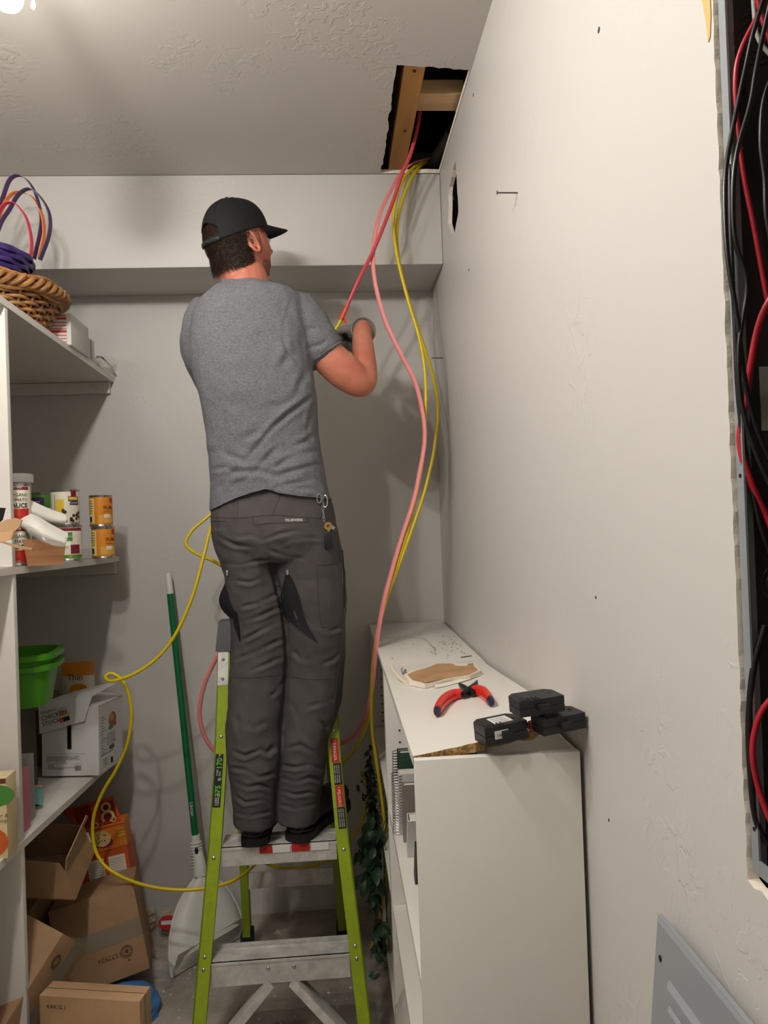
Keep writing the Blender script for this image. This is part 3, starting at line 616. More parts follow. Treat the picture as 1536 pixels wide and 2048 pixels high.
cable('yellow_cable', [(690, 622, 2.43), (678, 648, 2.43), (662, 672, 2.43), (640, 705, 2.44), (600, 760, 2.46), (540, 860, 2.50), (470, 960, 2.52), (425, 1024, 2.50), (385, 1060, 2.48), (372, 1088, 2.47), (392, 1107, 2.47), (425, 1121, 2.48), (470, 1142, 2.52), (520, 1120, 2.55), (480, 1060, 2.52), (432, 1040, 2.46),
    (420, 1062, 2.42), (408, 1110, 2.38), (386, 1190, 2.36), (356, 1260, 2.36), (322, 1308, 2.37), (282, 1340, 2.38), (245, 1357, 2.39), (219, 1362, 2.40), (211, 1353, 2.42), (224, 1347, 2.43), (244, 1360, 2.43), (258, 1390, 2.43), (263, 1435, 2.44), (254, 1490, 2.45), (232, 1540, 2.46), (205, 1585, 2.46), (187, 1635, 2.45), (188, 1690, 2.44), (210, 1732, 2.42), (262, 1762, 2.39), (330, 1778, 2.37), (400, 1778, 2.37), (460, 1764, 2.40), (500, 1738, 2.46), (530, 1705, 2.56), (545, 1690, 2.62)], .0055, YEL, 'long yellow cable looping from the hand around the left shelf box', GY)
tpz = thing('tape_splice', 'orange tape splice joining the red and yellow cables at the glove', 'tape', P(685, 632, Y=2.43))
obj('tape_wrap', MB().tube([P(694, 612, Y=2.425), P(688, 626, Y=2.43), P(681, 640, Y=2.43)], [.0068, .0085, .008], 12, .8), mat('orange_tape', '#d9491c', rough=.4), tpz, world=True, smooth=True)
obj('tape_tail', MB().grid([[P(684, 634, Y=2.432), P(688, 644, Y=2.434)], [P(690, 637, Y=2.428), P(691, 647, Y=2.43)], [P(694, 643, Y=2.426), P(693, 651, Y=2.428)]], .0006, (0, -1, 0)), MATS['orange_tape'], tpz, world=True)
cable('thin_cable', [(880, 190, 2.15), (897, 208, 2.2), (915, 224, 2.26)], .003, GW, 'thin white wire inside the ceiling cut-out')

# ================================================================== STEP LADDER
LIME = mat('lime_fibreglass', '#8fa51c', rough=.4, var=(30, .12), bump=(90, .1), coat=.15); ALU = mat('scuffed_aluminium', '#d0cdc8', rough=.38, metal=.3, var=(24, .22), bump=(70, .2)); RUB = mat('black_rubber', '#1c1c1d', rough=.6, bump=(80, .2))
LC = -.19
def fr(z): return 2.13 + (z - .57) * .25                       # front face of the front rails
def hw(z): return float(np.interp(z, [0, .09, .29, .57, .78, 1.0, 1.19], [.25, .242, .224, .198, .184, .176, .172]))   # half width, flared feet
ld = thing('step_ladder', 'lime green fibreglass step ladder with aluminium steps under the man', 'ladder', (LC, 2.3, 0))
def rail_pts(s, z, ins=0, yb=0): return Vector((LC + s * (hw(z) - ins), fr(z) + yb, z))
for s, nm in ((-1, 'left'), (1, 'right')):
    m_ = MB()
    for (i0, i1, y0, y1) in ((0, .036, 0, .004), (0, .004, 0, .068), (0, .03, .064, .068)):        # C channel: face flange, web, rear flange
        m_.rings([[rail_pts(s, z, i, y) for (i, y) in ((i0, y0), (i1, y0), (i1, y1), (i0, y1))] for z in (.03, .15, .29, .43, .57, .68, .78, .9, 1.0, 1.135)])
    rl = obj('front_rail', m_, LIME, ld, world=True)
    rl['label'] = 'lime green front rail with warning stickers' if s > 0 else 'lime green front rail with a load sticker'
    # moulded top cap and silver plate
    c = [rail_pts(s, 1.10, i, y) for (i, y) in ((-.006, -.006), (.042, -.006), (.042, .074), (-.006, .074))] + [rail_pts(s, 1.185, i, y) for (i, y) in ((-.001, 0), (.04, 0), (.04, .066), (-.001, .066))]
    obj('top_cap', MB().add(c, [(3, 2, 1, 0), (4, 5, 6, 7), (0, 1, 5, 4), (1, 2, 6, 5), (2, 3, 7, 6), (3, 0, 4, 7)]), mat('scuffed_black_plastic', '#2a2b2d', rough=.45, var=(40, .3), bump=(60, .2)), ld, world=True)
    c = [rail_pts(s, 1.003, i, y) for (i, y) in ((.002, -.002), (.032, -.002), (.032, .002), (.002, .002))] + [rail_pts(s, 1.10, i, y) for (i, y) in ((.002, -.002), (.032, -.002), (.032, .002), (.002, .002))]
    pt = obj('hinge_plate', MB().add(c, [(3, 2, 1, 0), (4, 5, 6, 7), (0, 1, 5, 4), (1, 2, 6, 5), (2, 3, 7, 6), (3, 0, 4, 7)]), ALU, ld, world=True)
    for z in (1.02, 1.075): obj('rivet', MB().lathe([(.0001, .003), (.003, .0025), (.005, 0)], 12, Matrix.Translation(rail_pts(s, z, .017, -.002)) @ RX90), STEEL, pt, world=True, smooth=True)
    for z in (.275, .305, .545, .86):
        obj('rivet', MB().lathe([(.0001, .003), (.003, .0025), (.0055, 0)], 12, Matrix.Translation(rail_pts(s, z, .018, 0)) @ RX90), STEEL, rl, world=True, smooth=True)
    ft = rail_pts(s, .0, .018, .034)
    obj('foot', MB().box(tuple(ft + Vector((-.024, -.04, .001))), tuple(ft + Vector((.024, .04, .05))), bevel=.004), RUB, ld, world=True)
    # rear rail
    a = Vector((LC + s * .165, 2.635, .03)); b = Vector((LC + s * .135, 2.345, 1.12))
    m_ = MB().bar(a, b, .026, .045, up=(0, 1, 0)); obj('rear_rail', m_, LIME, ld, world=True)
    f_ = obj('foot', MB().box((a.x - .021, a.y - .03, .001), (a.x + .021, a.y + .034, .062), bevel=.004), RUB, ld, world=True)
    for k in range(5): obj('tread_rib', MB().box((a.x - .019 + k * .0085, a.y - .0325, .003), (a.x - .0145 + k * .0085, a.y - .029, .04)), RUB, f_, world=True)
def step(z, deep, dz):
    y0 = fr(z) + .0045; h = hw(z) - .0362
    m_ = MB(); m_.box((LC - h, y0, z - dz), (LC + h, y0 + .003, z)); m_.box((LC - h, y0, z - .003), (LC + h, y0 + deep, z)); m_.box((LC - h, y0 + deep - .003, z - dz * .7), (LC + h, y0 + deep, z))
    m_.box((LC - h, y0 - .002, z - .01), (LC + h, y0 + .001, z - .004))
    st = obj('step', m_, ALU, ld, world=True)
    for a, b in ((0.002, .3), (.64, .98)):                       # ridged treads
        n = 5
        for k in range(n):
            yy = y0 + deep * (a + (b - a) * k / n); obj('tread_ridge', MB().box((LC - h + .002, yy, z), (LC + h - .002, yy + deep * .042, z + .0022)), ALU, st, world=True)
    return st
s1 = step(.29, .088, .068); s2 = step(.57, .082, .055)
for xx in (LC - .035, LC + .035): obj('bolt', MB().lathe([(.0001, .003), (.004, .003), (.006, 0)], 12, Matrix.Translation((xx, fr(.29) + .0045, .262)) @ RX90), STEEL, s1, world=True, smooth=True)
for s in (-1, 1):
    for yy, zz in ((.012, .0), (.055, .0)):
        a = Vector((LC + s * .03, fr(.22) + yy + .01, .224)); b = Vector((LC + s * (hw(.05) - .045), fr(.05) + yy + .012, .05))
        obj('brace', MB().bar(a, b, .004 if yy > .03 else .022, .028 if yy < .03 else .03, up=(0, 1, 0)), ALU, ld, world=True)
obj('rear_crossbar', MB().bar((LC - .142, 2.548, .276), (LC + .142, 2.548, .276), .018, .05, up=(0, .25, 1)), ALU, ld, world=True)
obj('rear_crossbar', MB().bar((LC - .12, 2.455, .62), (LC + .12, 2.455, .62), .018, .04, up=(0, .25, 1)), ALU, ld, world=True)
# stickers on the rails (read from the ladder's side, running up the rail)
BLKS = mat('black_sticker', '#141414', rough=.45); REDS = mat('red_sticker', '#b5231f', rough=.45); GRN = mat('green_print', '#5fae45', rough=.5); WHT = mat('white_print', '#dcdcd8', rough=.5)
def rail_m(s, z, ins, roll, eps=.0012):
    o = rail_pts(s, z, ins, -eps); up = (rail_pts(s, z + .1, ins) - rail_pts(s, z, ins)).normalized(); x = Vector((1, 0, 0)); x = (x - up * x.dot(up)).normalized(); nz = x.cross(up)
    m_ = Matrix((x, up, nz)).transposed().to_4x4(); m_.translation = o
    return m_ @ Matrix.Rotation(roll, 4, 'Z')
def rsticker(s, z0, z1, i0, i1, m, nm='sticker'):
    mm = rail_m(s, z0, (i0 + i1) / 2, 0, .0008); L = (rail_pts(s, z1, 0) - rail_pts(s, z0, 0)).length; w = i1 - i0
    return obj(nm, MB().box((-w / 2, 0, -.0003), (w / 2, L, .0003), mm), m, ld, world=True)
def rtext(s, z, ins, st, size, m, roll=PI / 2, bold=0):
    me = text_mesh(st, size, 'LEFT', bold); me.materials.clear(); me.materials.append(m); me.transform(rail_m(s, z, ins, roll, .0018)); obj('lettering', me, m, ld, world=True)
rsticker(-1, .675, .815, .004, .026, BLKS)
rtext(-1, .702, .0235, '375', .021, GRN, bold=.0006); rtext(-1, .744, .0235, 'lb', .013, WHT); rtext(-1, .757, .015, 'TYPE\nIAA', .008, WHT); rtext(-1, .774, .0235, '170', .021, GRN, bold=.0006); rtext(-1, .808, .018, 'kg', .008, WHT)
rtext(-1, .68, .015, 'LOAD\nCAPACITY', .008, WHT)
rsticker(1, .775, .84, .006, .028, REDS); rsticker(1, .715, .773, .004, .026, BLKS); rsticker(1, .658, .713, .004, .026, REDS); rsticker(1, .60, .656, .004, .026, BLKS)
rtext(1, .836, .0215, '! DANGER', .0125, WHT, -PI / 2); rtext(1, .709, .0195, '! PELIGRO', .0118, WHT, -PI / 2)
for z in (.768, .652):
    for k in range(3): rtext(1, z, .011 + k * .006, 'KEEP BODY CENTERED', .0048, WHT, -PI / 2)
for x0, x1, m in ((-.055, -.02, REDS), (-.018, .03, LBL), (.035, .085, REDS), (.09, .14, LBL)):
    obj('step_sticker', MB().box((LC + x0, fr(.57) + .0012, .546), (LC + x1, fr(.57) + .0022, .568)), m, s2, world=True)

# ================================================================== LOBBY DUSTPAN
DW = mat('white_dustpan_plastic', '#d9d8d2', rough=.45, bump=(12, .1)); DG = mat('green_handle', '#0f6a3c', rough=.3, coat=.3)
A = Vector((-.583, 2.492, .004)); B = Vector((-.374, 2.725, .004))
dp = thing('dustpan', 'white upright dustpan with a long green handle leaning on the back wall', 'dustpan', (A + B) / 2)
N0 = P(397, 1752, Y=2.715)
ex = (B - A).normalized(); Wd = (B - A).length; ey = (N0 - (A + B) / 2); ey = (ey - ex * ey.dot(ex)); Hh = ey.length; ey.normalize(); en = ex.cross(ey).normalized()
if en.y > 0: en = -en                                            # out of the pan's back, towards the viewer
cxn = (N0 - A).dot(ex)
def pan(u, v, o=0): return A + ex * u + ey * v + en * o
rows = []
prof_w = [(0, 1.0), (.06, 1.0), (.2, .99), (.4, .93), (.6, .80), (.78, .60), (.9, .36), (.97, .17), (1.0, .085)]
for i in range(25):
    v = i / 24; w = np.interp(v, [a for a, _ in prof_w], [b for _, b in prof_w]); cen = Wd / 2 + (cxn - Wd / 2) * v ** 1.3
    row = []
    for j in range(25):
        t = j / 24 * 2 - 1; bul = .055 * (1 - abs(t) ** 4) * min(1, v * 6) * (1 - .5 * v) if v > 0 else 0
        row.append(pan(cen + t * w * Wd / 2, v * Hh, bul))
    rows.append(row)
obj('pan_shell', MB().grid(rows, .0025, -en), DW, dp, world=True, smooth=True)
rim = [rows[i][0] for i in range(25)] + [rows[24][j] for j in range(1, 25)] + [rows[i][24] for i in range(23, -1, -1)]
obj('rolled_rim', MB().tube(rim, .005, 8), DW, dp, world=True, smooth=True)
obj('lip', MB().grid([[pan(0, 0, .002), pan(Wd, 0, .002)], [pan(.006, .02, .012), pan(Wd - .006, .02, .012)], [pan(.012, .058, .05), pan(Wd - .012, .058, .05)]], .002, -en), DW, dp, world=True)
hb = P(391, 1676, Y=2.735); ht = P(336, 1146, Y=2.825); hd_ = (ht - hb).normalized()
nk = MB().tube(catmull([N0 + en * .012, N0 + (hb - N0) * .35 + en * .012, N0 + (hb - N0) * .75, hb + hd_ * .012], 6), [.026 - .009 * abs(math.sin(k / 18 * PI * .5)) for k in range(19)], 16, .8)
obj('neck', nk, DW, dp, world=True, smooth=True)
for k in range(9):
    c = N0 + (hb - N0) * (.28 + .075 * k); obj('grip_ring', MB().tube([c - hd_ * .002, c + hd_ * .002], .0262 - .0006 * k, 16, .8), DW, dp, world=True, smooth=True)
hole = N0 + (hb - N0) * .72 + Vector((.004, -.0195, 0)); obj('lock_button', MB().lathe([(.0001, .003), (.007, .002), (.009, 0)], 16, Matrix.Translation(hole) @ RX90 @ Matrix.Diagonal((.75, 1.5, 1, 1))), mat('dark_green_button', '#0c2f22', rough=.4), dp, world=True, smooth=True)
hdl = obj('handle', MB().tube([hb, ht - hd_ * .075], .0125, 18), DG, dp, world=True, smooth=True)
obj('grip', MB().tube([ht - hd_ * .078, ht - hd_ * .01, ht], [.0128, .0122, .008], 18), DW, dp, world=True, smooth=True)
me = text_mesh('Libman', .017); me.materials.append(WHT); px_ = P(377, 1600, Y=2.7)
mm = Matrix((hd_, Vector((1, 0, 0)).cross(hd_).cross(hd_).normalized() * 1, hd_.cross(Vector((-1, 0, 0)).cross(hd_).cross(hd_)).normalized())).transposed().to_4x4()
xv = -hd_; yv = Vector((-1, 0, 0)); yv = (yv - xv * yv.dot(xv)).normalized() * -1; zv = xv.cross(yv)
if zv.y > 0: yv = -yv; zv = -zv
mm = Matrix((xv, yv, zv)).transposed().to_4x4(); mm.translation = hb + hd_ * .13 + zv * .0132 - yv * .005
me.transform(mm); obj('lettering', me, WHT, hdl, world=True)

# ================================================================== TRAILING PLANT FROM THE FAR BOOKCASE
LEAF = mat('dark_green_leaf', '#3a5a42', rough=.38, var=(30, .3)); LEAF2 = mat('small_dark_leaf', '#26351f', rough=.5, var=(30, .3)); STEM = mat('plant_stem', '#3b3a22', rough=.7)
def leaf_mesh(L, W, nm, m):
    pts = []
    for i in range(6):
        t = i / 5; w = W * math.sin(PI * (t * .92 + .04)) ** .8 * (1 - .25 * t)
        pts.append([Vector((-w, L * t, .12 * L * math.sin(PI * t) + w * .35)), Vector((0, L * t, .12 * L * math.sin(PI * t))), Vector((w, L * t, .12 * L * math.sin(PI * t) + w * .35))])
    me = MB().grid(pts).mesh(nm, True); me.materials.append(m); return me
lm1 = leaf_mesh(.052, .017, 'leaf', LEAF); lm2 = leaf_mesh(.024, .006, 'leaf', LEAF2)
def plant(label, potloc, spots, lm, nleaf, stems_from, spread, seed, r_pot, hp):
    random.seed(seed)
    t = thing('trailing_plant', label, 'plant', potloc, group='artificial plants in the far bookcase')
    obj('pot', MB().lathe([(.0001, .001), (r_pot * .75, .001), (r_pot, hp), (r_pot * .92, hp), (r_pot * .7, .006), (.0001, .006)], 24), mat('dark_clay_pot', '#4a3a30', rough=.7), t, smooth=True)
    sm = MB(); paths = []
    for (x, y, Y, x2, y2, Y2) in spots:
        a = Vector(stems_from) + Vector((random.uniform(-.01, .01), random.uniform(-.02, .02), 0)); b = P(x, y, Y=Y); c = P(x2, y2, Y=Y2)
        pth = catmull([a, (a + b) / 2 + Vector((0, 0, .03)), b, (b + c) / 2 + Vector((random.uniform(-.012, .012), 0, 0)), c], 6); paths.append(pth); sm.tube(pth, .0014, 5)
    obj('stems', sm, STEM, t, world=True)
    inv = WM[t].inverted()
    for k in range(nleaf):
        pth = random.choice(paths); q = pth[random.randrange(9, len(pth))] + Vector((random.gauss(0, spread), random.gauss(0, spread), random.gauss(0, spread)))
        q.x = min(q.x, BX0 - .028)
        o = bpy.data.objects.new('leaf', lm); COL.objects.link(o); o.parent = t; WM[o] = WM[t]
        o.matrix_basis = inv @ Matrix.LocRotScale(q, Euler((random.uniform(-2.2, -.4), random.uniform(-.7, .7), random.uniform(-1.6, 1.6) + PI)), Vector.Fill(3, random.uniform(.7, 1.15)))
    return t
p1 = plant('dark green trailing plant with broad leaves hanging down the far bookcase front', (BX0 + .09, 2.47, .4345),
    [(760, 1650, 2.42, 735, 1740, 2.40), (765, 1660, 2.40, 750, 1800, 2.38), (770, 1670, 2.42, 772, 1860, 2.40), (768, 1670, 2.44, 782, 1940, 2.42), (755, 1650, 2.46, 728, 1700, 2.46), (770, 1660, 2.36, 765, 1780, 2.34), (772, 1680, 2.45, 778, 1900, 2.45)], lm1, 130, (BX0 + .07, 2.47, .53), .016, 4, .05, .07)
p2 = plant('bushy small-leaved dark plant spilling out above the broad-leaved one', (BX0 + .09, 2.56, .6915),
    [(760, 1560, 2.50, 735, 1600, 2.48), (765, 1550, 2.50, 750, 1570, 2.46), (768, 1560, 2.48, 760, 1625, 2.46), (770, 1570, 2.46, 745, 1640, 2.46), (760, 1545, 2.54, 728, 1570, 2.53), (770, 1560, 2.46, 772, 1640, 2.44), (765, 1560, 2.5, 740, 1545, 2.5)], lm2, 290, (BX0 + .07, 2.56, .79), .020, 6, .05, .07)
BER = mat('red_berry', '#8f2226', rough=.35)
for x, y in ((735, 1838), (752, 1846), (757, 1842)):
    obj('berry', MB().lathe([(.0001, -.005), (.004, -.003), (.005, 0), (.004, .003), (.0001, .005)], 10, Matrix.Translation(P(x, y, Y=2.39))), BER, p1, world=True, smooth=True)
# clear plastic bag slumped at the foot of the near bookcase
def crumple(center, rx, ry, h, seed, n=28, amp=.16, k=5.0):
    from mathutils import noise
    mb = MB(); rg = []
    for i in range(n // 2 + 1):
        v = i / (n // 2); rr = math.sin(PI * (.06 + .94 * (v * .5 + .5))) if v > 0.5 else 1
        rr = max(.03, 1 - v ** 2.4) ** .5; zz = h * v; ring = []
        for j in range(n):
            a = 2 * PI * j / n; d = Vector((math.cos(a), math.sin(a), v * 2)); nn = noise.noise(d * k * .5 + Vector((seed, 0, 0))) * amp + noise.noise(d * k * 1.3 + Vector((0, seed, 0))) * amp * .5
            q = max(.04, rr * (1 + nn)); ring.append(Vector(center) + Vector((rx * q * math.cos(a), ry * q * math.sin(a), zz * (1 + nn * .4) + .001)))
        rg.append(ring)
    return mb.rings(rg)
CLEAR = mat('clear_plastic_film', '#d8d4cc', rough=.15, alpha=.2, spec=.8)
tag(obj('plastic_bag', crumple((.152, 1.84, .0695), .062, .13, .25, 3.3, amp=.10), mat('clear_bag_film', '#c9c5bd', rough=.12, alpha=.35, spec=.9), world=True, smooth=True), 'clear plastic bag bulging out of the lowest near bookcase shelf', 'bag')

# ================================================================== LEFT SHELVING
SHW = mat('white_shelf_paint', '#dcd7cf', rough=.45, bump=(40, .06))
def zt(Y): return 2.07 - .0252 * (Y - 1.907)       # shelf tops sag a little towards the back wall
def zm(Y): return 1.392 - .0200 * (Y - 1.86)
def zl(Y): return .703 - .0484 * (Y - 1.88)
su = thing('shelving_unit', 'white built-in shelving with three shelves along the left wall', 'shelving', (-1.08, 2.2, 0))
SY0, SY1 = 1.05, YB - .002
for f, nm in ((zt, 'top'), (zm, 'mid'), (zl, 'low')):
    th = .019; vs = []
    for dz in (-th, 0):
        for (x, y) in ((XLW + .001, SY0), (XS, SY0), (XS, SY1), (XLW + .001, SY1)): vs.append(Vector((x, y, f(y) + dz)))
    obj('shelf', MB().add(vs, [(3, 2, 1, 0), (4, 5, 6, 7), (0, 1, 5, 4), (1, 2, 6, 5), (2, 3, 7, 6), (3, 0, 4, 7)]), SHW, su, world=True)
    cl = obj('cleat', MB().box((XLW + .001, YB - .02, f(2.85) - th - .043), (XS - .012, YB - .001, f(2.85) - th - .001), bevel=.001), SHW, su, world=True)
UY = 1.935
for z0, z1 in ((.001, zl(UY) - .0195), (zl(UY) + .001, zm(UY) - .0195), (zm(UY) + .001, zt(UY) - .0195)):
    obj('upright', MB().box((XLW + .001, UY, z0), (XS - .002, UY + .019, z1), bevel=.001), SHW, su, world=True, smooth=30)
hs = MB(); random.seed(2)
for i in range(9):
    p = Vector((XS - .03 - random.uniform(0, .05), YB - .0203, zt(2.85) - .04 + random.uniform(-.012, .012))); hs.lathe([(.0001, .0006), (.0014, .0006), (.0014, -.001)], 6, Matrix.Translation(p) @ RX90)
obj('nail_holes', hs, ANCH, su, world=True)

# ---------- woven basket with nested gift baskets on the top shelf
WIC = mat('wicker_willow', '#96683a', rough=.5, var=(18, .45), bump=(60, .2)); PUR = mat('purple_woven_strip', '#3a2a66', rough=.4, var=(20, .35)); PKS = mat('pink_strap', '#c23b4e', rough=.4); ORS = mat('orange_strap', '#e07a3c', rough=.4); PRS = mat('plum_strap', '#4b3558', rough=.4)
def woven(root, r0, r1, h, nrow, nst, wr, m, zb, part='weaver', flat=1.0, tilt=None, stk=True, cen=None, amp=None):
    T = tilt if tilt is not None else Matrix.Identity(4)
    R = lambda z: r0 + (r1 - r0) * (z / h) ** .8
    if stk:
        for k in range(nst):
            a = 2 * PI * k / nst; obj('stake', MB().tube([T @ Vector((R(z) * math.cos(a), R(z) * math.sin(a), z + zb)) for z in np.linspace(.004, h, 6)], wr * .8, 6), m, root)
    for i in range(nrow):
        z = h * (i + .5) / nrow; pts = []; N = nst * 6
        for j in range(N + 1):
            a = 2 * PI * j / N; off = (wr * 1.35 if amp is None else amp) * math.cos(nst / 2 * a + (i % 2) * PI); pts.append(T @ Vector(((R(z) + off) * math.cos(a), (R(z) + off) * math.sin(a), z + zb + .0015 * math.sin(3 * a + i))))
        obj(part, MB().tube(pts, wr, 6, flat, caps=False), m, root, smooth=True)
bc = Vector((-1.012, 2.27, zt(2.27) + .001))
bk = thing('wicker_basket', 'round brown wicker basket at the front of the top shelf', 'basket', bc)
woven(bk, .145, .205, .108, 11, 28, .0056, WIC, .006)
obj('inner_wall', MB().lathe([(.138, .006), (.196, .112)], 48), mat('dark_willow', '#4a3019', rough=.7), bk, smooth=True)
obj('base', MB().lathe([(.0001, 0), (.147, 0), (.15, .008), (.0001, .008)], 36), WIC, bk, smooth=True)
for i in range(3):                                                # braided rim
    pts = []
    for j in range(241):
        a = 2 * PI * j / 240; ph = 17 * a + i * 2 * PI / 3
        rr = .216 + .015 * math.cos(ph); pts.append(Vector((rr * math.cos(a), rr * math.sin(a), .118 + .014 * math.sin(ph))))
    obj('rim_braid', MB().tube(pts, .0075, 7, caps=False), WIC, bk, smooth=True)
for i in range(4):
    pts = [Vector(((.209 + .004 * i) * math.cos(a), (.209 + .004 * i) * math.sin(a), .098 + .012 * i + .005 * math.sin(9 * a + i * 1.6))) for a in np.linspace(0, 2 * PI, 121)]
    obj('rim_braid', MB().tube(pts, .0065, 7, caps=False), WIC, bk, smooth=True)
def strap(parent, pix, w, m, name='handle'):
    pts = catmull([P(x, y, Y=Y) for x, y, Y in pix], 8); rows = []
    for i, p in enumerate(pts):
        rows.append([p + Vector((0, -w / 2, 0)), p + Vector((0, w / 2, 0))])
    c = sum((p for p in pts), Vector()) / len(pts); mb = MB(); vs = []; fs = []
    for i, p in enumerate(pts):
        d = (p - c).normalized(); t_ = pts[min(i + 1, len(pts) - 1)] - pts[max(i - 1, 0)]; nn = t_.cross(Vector((0, 1, 0))).normalized() * .0012; wv = Vector((.25, 1, 0)).normalized() * w / 2
        vs += [p - wv - nn, p + wv - nn, p + wv + nn, p - wv + nn]
    for i in range(len(pts) - 1):
        for k in range(4): fs.append((i * 4 + k, i * 4 + (k + 1) % 4, i * 4 + 4 + (k + 1) % 4, i * 4 + 4 + k))
    fs += [(3, 2, 1, 0), tuple((len(pts) - 1) * 4 + k for k in range(4))]
    return obj(name, mb.add(vs, fs), m, parent, world=True, smooth=50)
gc = Vector((-1.05, 2.27, bc.z + .128))
gb = thing('purple_gift_basket', 'shiny purple woven basket with tall plum handles nested in the wicker basket', 'basket', gc)
woven(gb, .125, .176, .105, 7, 24, .0085, PUR, .004, 'woven_strip', .3, stk=False, amp=.0028)
obj('base', MB().lathe([(.0001, 0), (.122, 0), (.124, .006), (.172, .105), (.166, .105), (.118, .01), (.0001, .008)], 32), PUR, gb, smooth=True)
strap(gb, [(80, 520, 2.30), (98, 470, 2.30), (99, 430, 2.29), (85, 400, 2.28), (62, 378, 2.27), (38, 388, 2.26), (18, 420, 2.25), (0, 450, 2.24), (-22, 520, 2.23)], .016, PRS)
strap(gb, [(68, 518, 2.33), (80, 465, 2.33), (82, 430, 2.33), (70, 385, 2.32), (52, 358, 2.31), (34, 351, 2.30), (18, 362, 2.29), (4, 400, 2.28), (-14, 450, 2.27), (-25, 520, 2.26)], .016, PRS)
pk = thing('pink_gift_basket', 'pink and orange woven basket with arched handles behind the purple one', 'basket', gc + Vector((-.01, .02, -.11)))
woven(pk, .10, .112, .09, 4, 20, .009, PKS, .004, 'woven_strip', .3, stk=False, amp=.0028)
obj('base', MB().lathe([(.0001, 0), (.10, 0), (.101, .006), (.0001, .006)], 32), PKS, pk, smooth=True)
strap(pk, [(78, 518, 2.34), (88, 470, 2.34), (84, 430, 2.33), (66, 396, 2.32), (44, 384, 2.31), (24, 388, 2.30), (8, 410, 2.29), (-8, 450, 2.28), (-20, 520, 2.28)], .015, ORS)
strap(pk, [(62, 510, 2.26), (63, 480, 2.26), (54, 440, 2.26), (38, 415, 2.25), (24, 405, 2.25), (6, 412, 2.24), (-12, 450, 2.24), (-20, 510, 2.24)], .014, PKS)
# striped box, white boxed kit and steel rod at the far end of the top shelf
def carton(name, label, cat, loc, rz, dims, m, group=None, tilt=(0, 0)):
    t = thing(name, label, cat, loc, (tilt[0], tilt[1], rz), group); w, d, h = dims
    b = obj('body', MB().box((-w / 2, -d / 2, 0), (w / 2, d / 2, h), bevel=.0012), m, t, smooth=30); return t, dims
WBOX = mat('white_card', '#d5d2cc', rough=.6); RST = mat('red_stripe_print', '#c23038', rough=.6)
bp_ = P(135, 668, X=XS - .075)
t, D = carton('striped_box', 'white box with red stripes behind the wicker basket', 'box', (-.858, 2.475, zt(2.475) + .001), math.radians(2), (.105, .19, .10), WBOX)
for k in range(9):
    hgt = .007 if k % 4 == 3 else .0025
    plate(t, RST, on_face('front', *D, 0, .008 + k * .0102), .004, 0, .092, hgt, 'stripe')
t, D = carton('white_plastic_case', 'plain white flat case standing behind the striped box', 'case', (-.862, 2.645, zt(2.645) + .001), 0, (.06, .12, .092), mat('white_case_plastic', '#cfcbc4', rough=.4))
plate(t, NAIL, on_face('right', *D, .075, .02), 0, 0, .012, .07, 'latch')
rd = [P(192, 714, Y=2.76), P(205, 716, Y=2.77), P(222, 733, Y=2.80), P(228, 742, Y=2.82)]
rk = thing('metal_bracket', 'small bent chrome rod wrapped in clear film at the end of the top shelf', 'bracket', P(210, 735, Y=2.79))
obj('rod', MB().tube(catmull(rd, 5), .004, 8), CHROME, rk, world=True, smooth=True)
obj('film', MB().grid([[P(186, 716, Y=2.75), P(205, 738, Y=2.76)], [P(205, 712, Y=2.77), P(218, 748, Y=2.78)], [P(230, 717, Y=2.82), P(226, 750, Y=2.82)]], .0004, (0, -1, 0)), CLEAR, rk, world=True)

# ---------- cans
TIN = mat('tin_plate', '#b9b7b2', rough=.25, metal=.9)
def can(label, loc, r, h, col, rz=0.0, group='food cans on the middle shelf', name='food_can'):
    t = thing(name, label, 'can', loc, (0, 0, rz), group)
    obj('tin', MB().lathe([(.0001, .003), (r * .9, .003), (r * .93, 0), (r, .001), (r, .003), (r * .965, .006), (r * .965, h - .006), (r, h - .003), (r, h - .001), (r * .94, h), (r * .92, h - .004), (.0001, h - .004)], 36), TIN, t, smooth=35)
    obj('label_wrap', MB().lathe([(r * .972, .008), (r * .975, .0085), (r * .975, h - .0085), (r * .972, h - .008)], 36), col, t, smooth=True)
    return t
def wrap_band(t, r, z0, z1, a0, a1, m, nm='label_print', lift=.0006):
    R = r * .975 + lift; n = max(3, int((a1 - a0) / .12))
    return obj(nm, MB().grid([[Vector((R * math.sin(a0 + (a1 - a0) * k / n), -R * math.cos(a0 + (a1 - a0) * k / n), z)) for k in range(n + 1)] for z in (z0, z1)]), m, t, smooth=True)
def ctext(t, r, s, size, a, z, m, bold=0): 
    return text(t, s, m, (a * r, z), size, 'LEFT', bold, 'lettering', bend=r * .975 + .0011)
ORG = mat('pumpkin_orange_print', '#dc8a26', rough=.4); YLP = mat('pale_yellow_print', '#e6cf86', rough=.45); BRN = mat('brown_print', '#6b3a1c', rough=.5); CRM = mat('cream_print', '#e3dcc8', rough=.5); MAR = mat('maroon_print', '#7c1c33', rough=.45)
GRP = mat('green_print_panel', '#4b8a35', rough=.45); PUP = mat('purple_print', '#46315c', rough=.5); YEP = mat('bright_yellow_print', '#e3c13a', rough=.5); REP = mat('red_print', '#b62722', rough=.45)
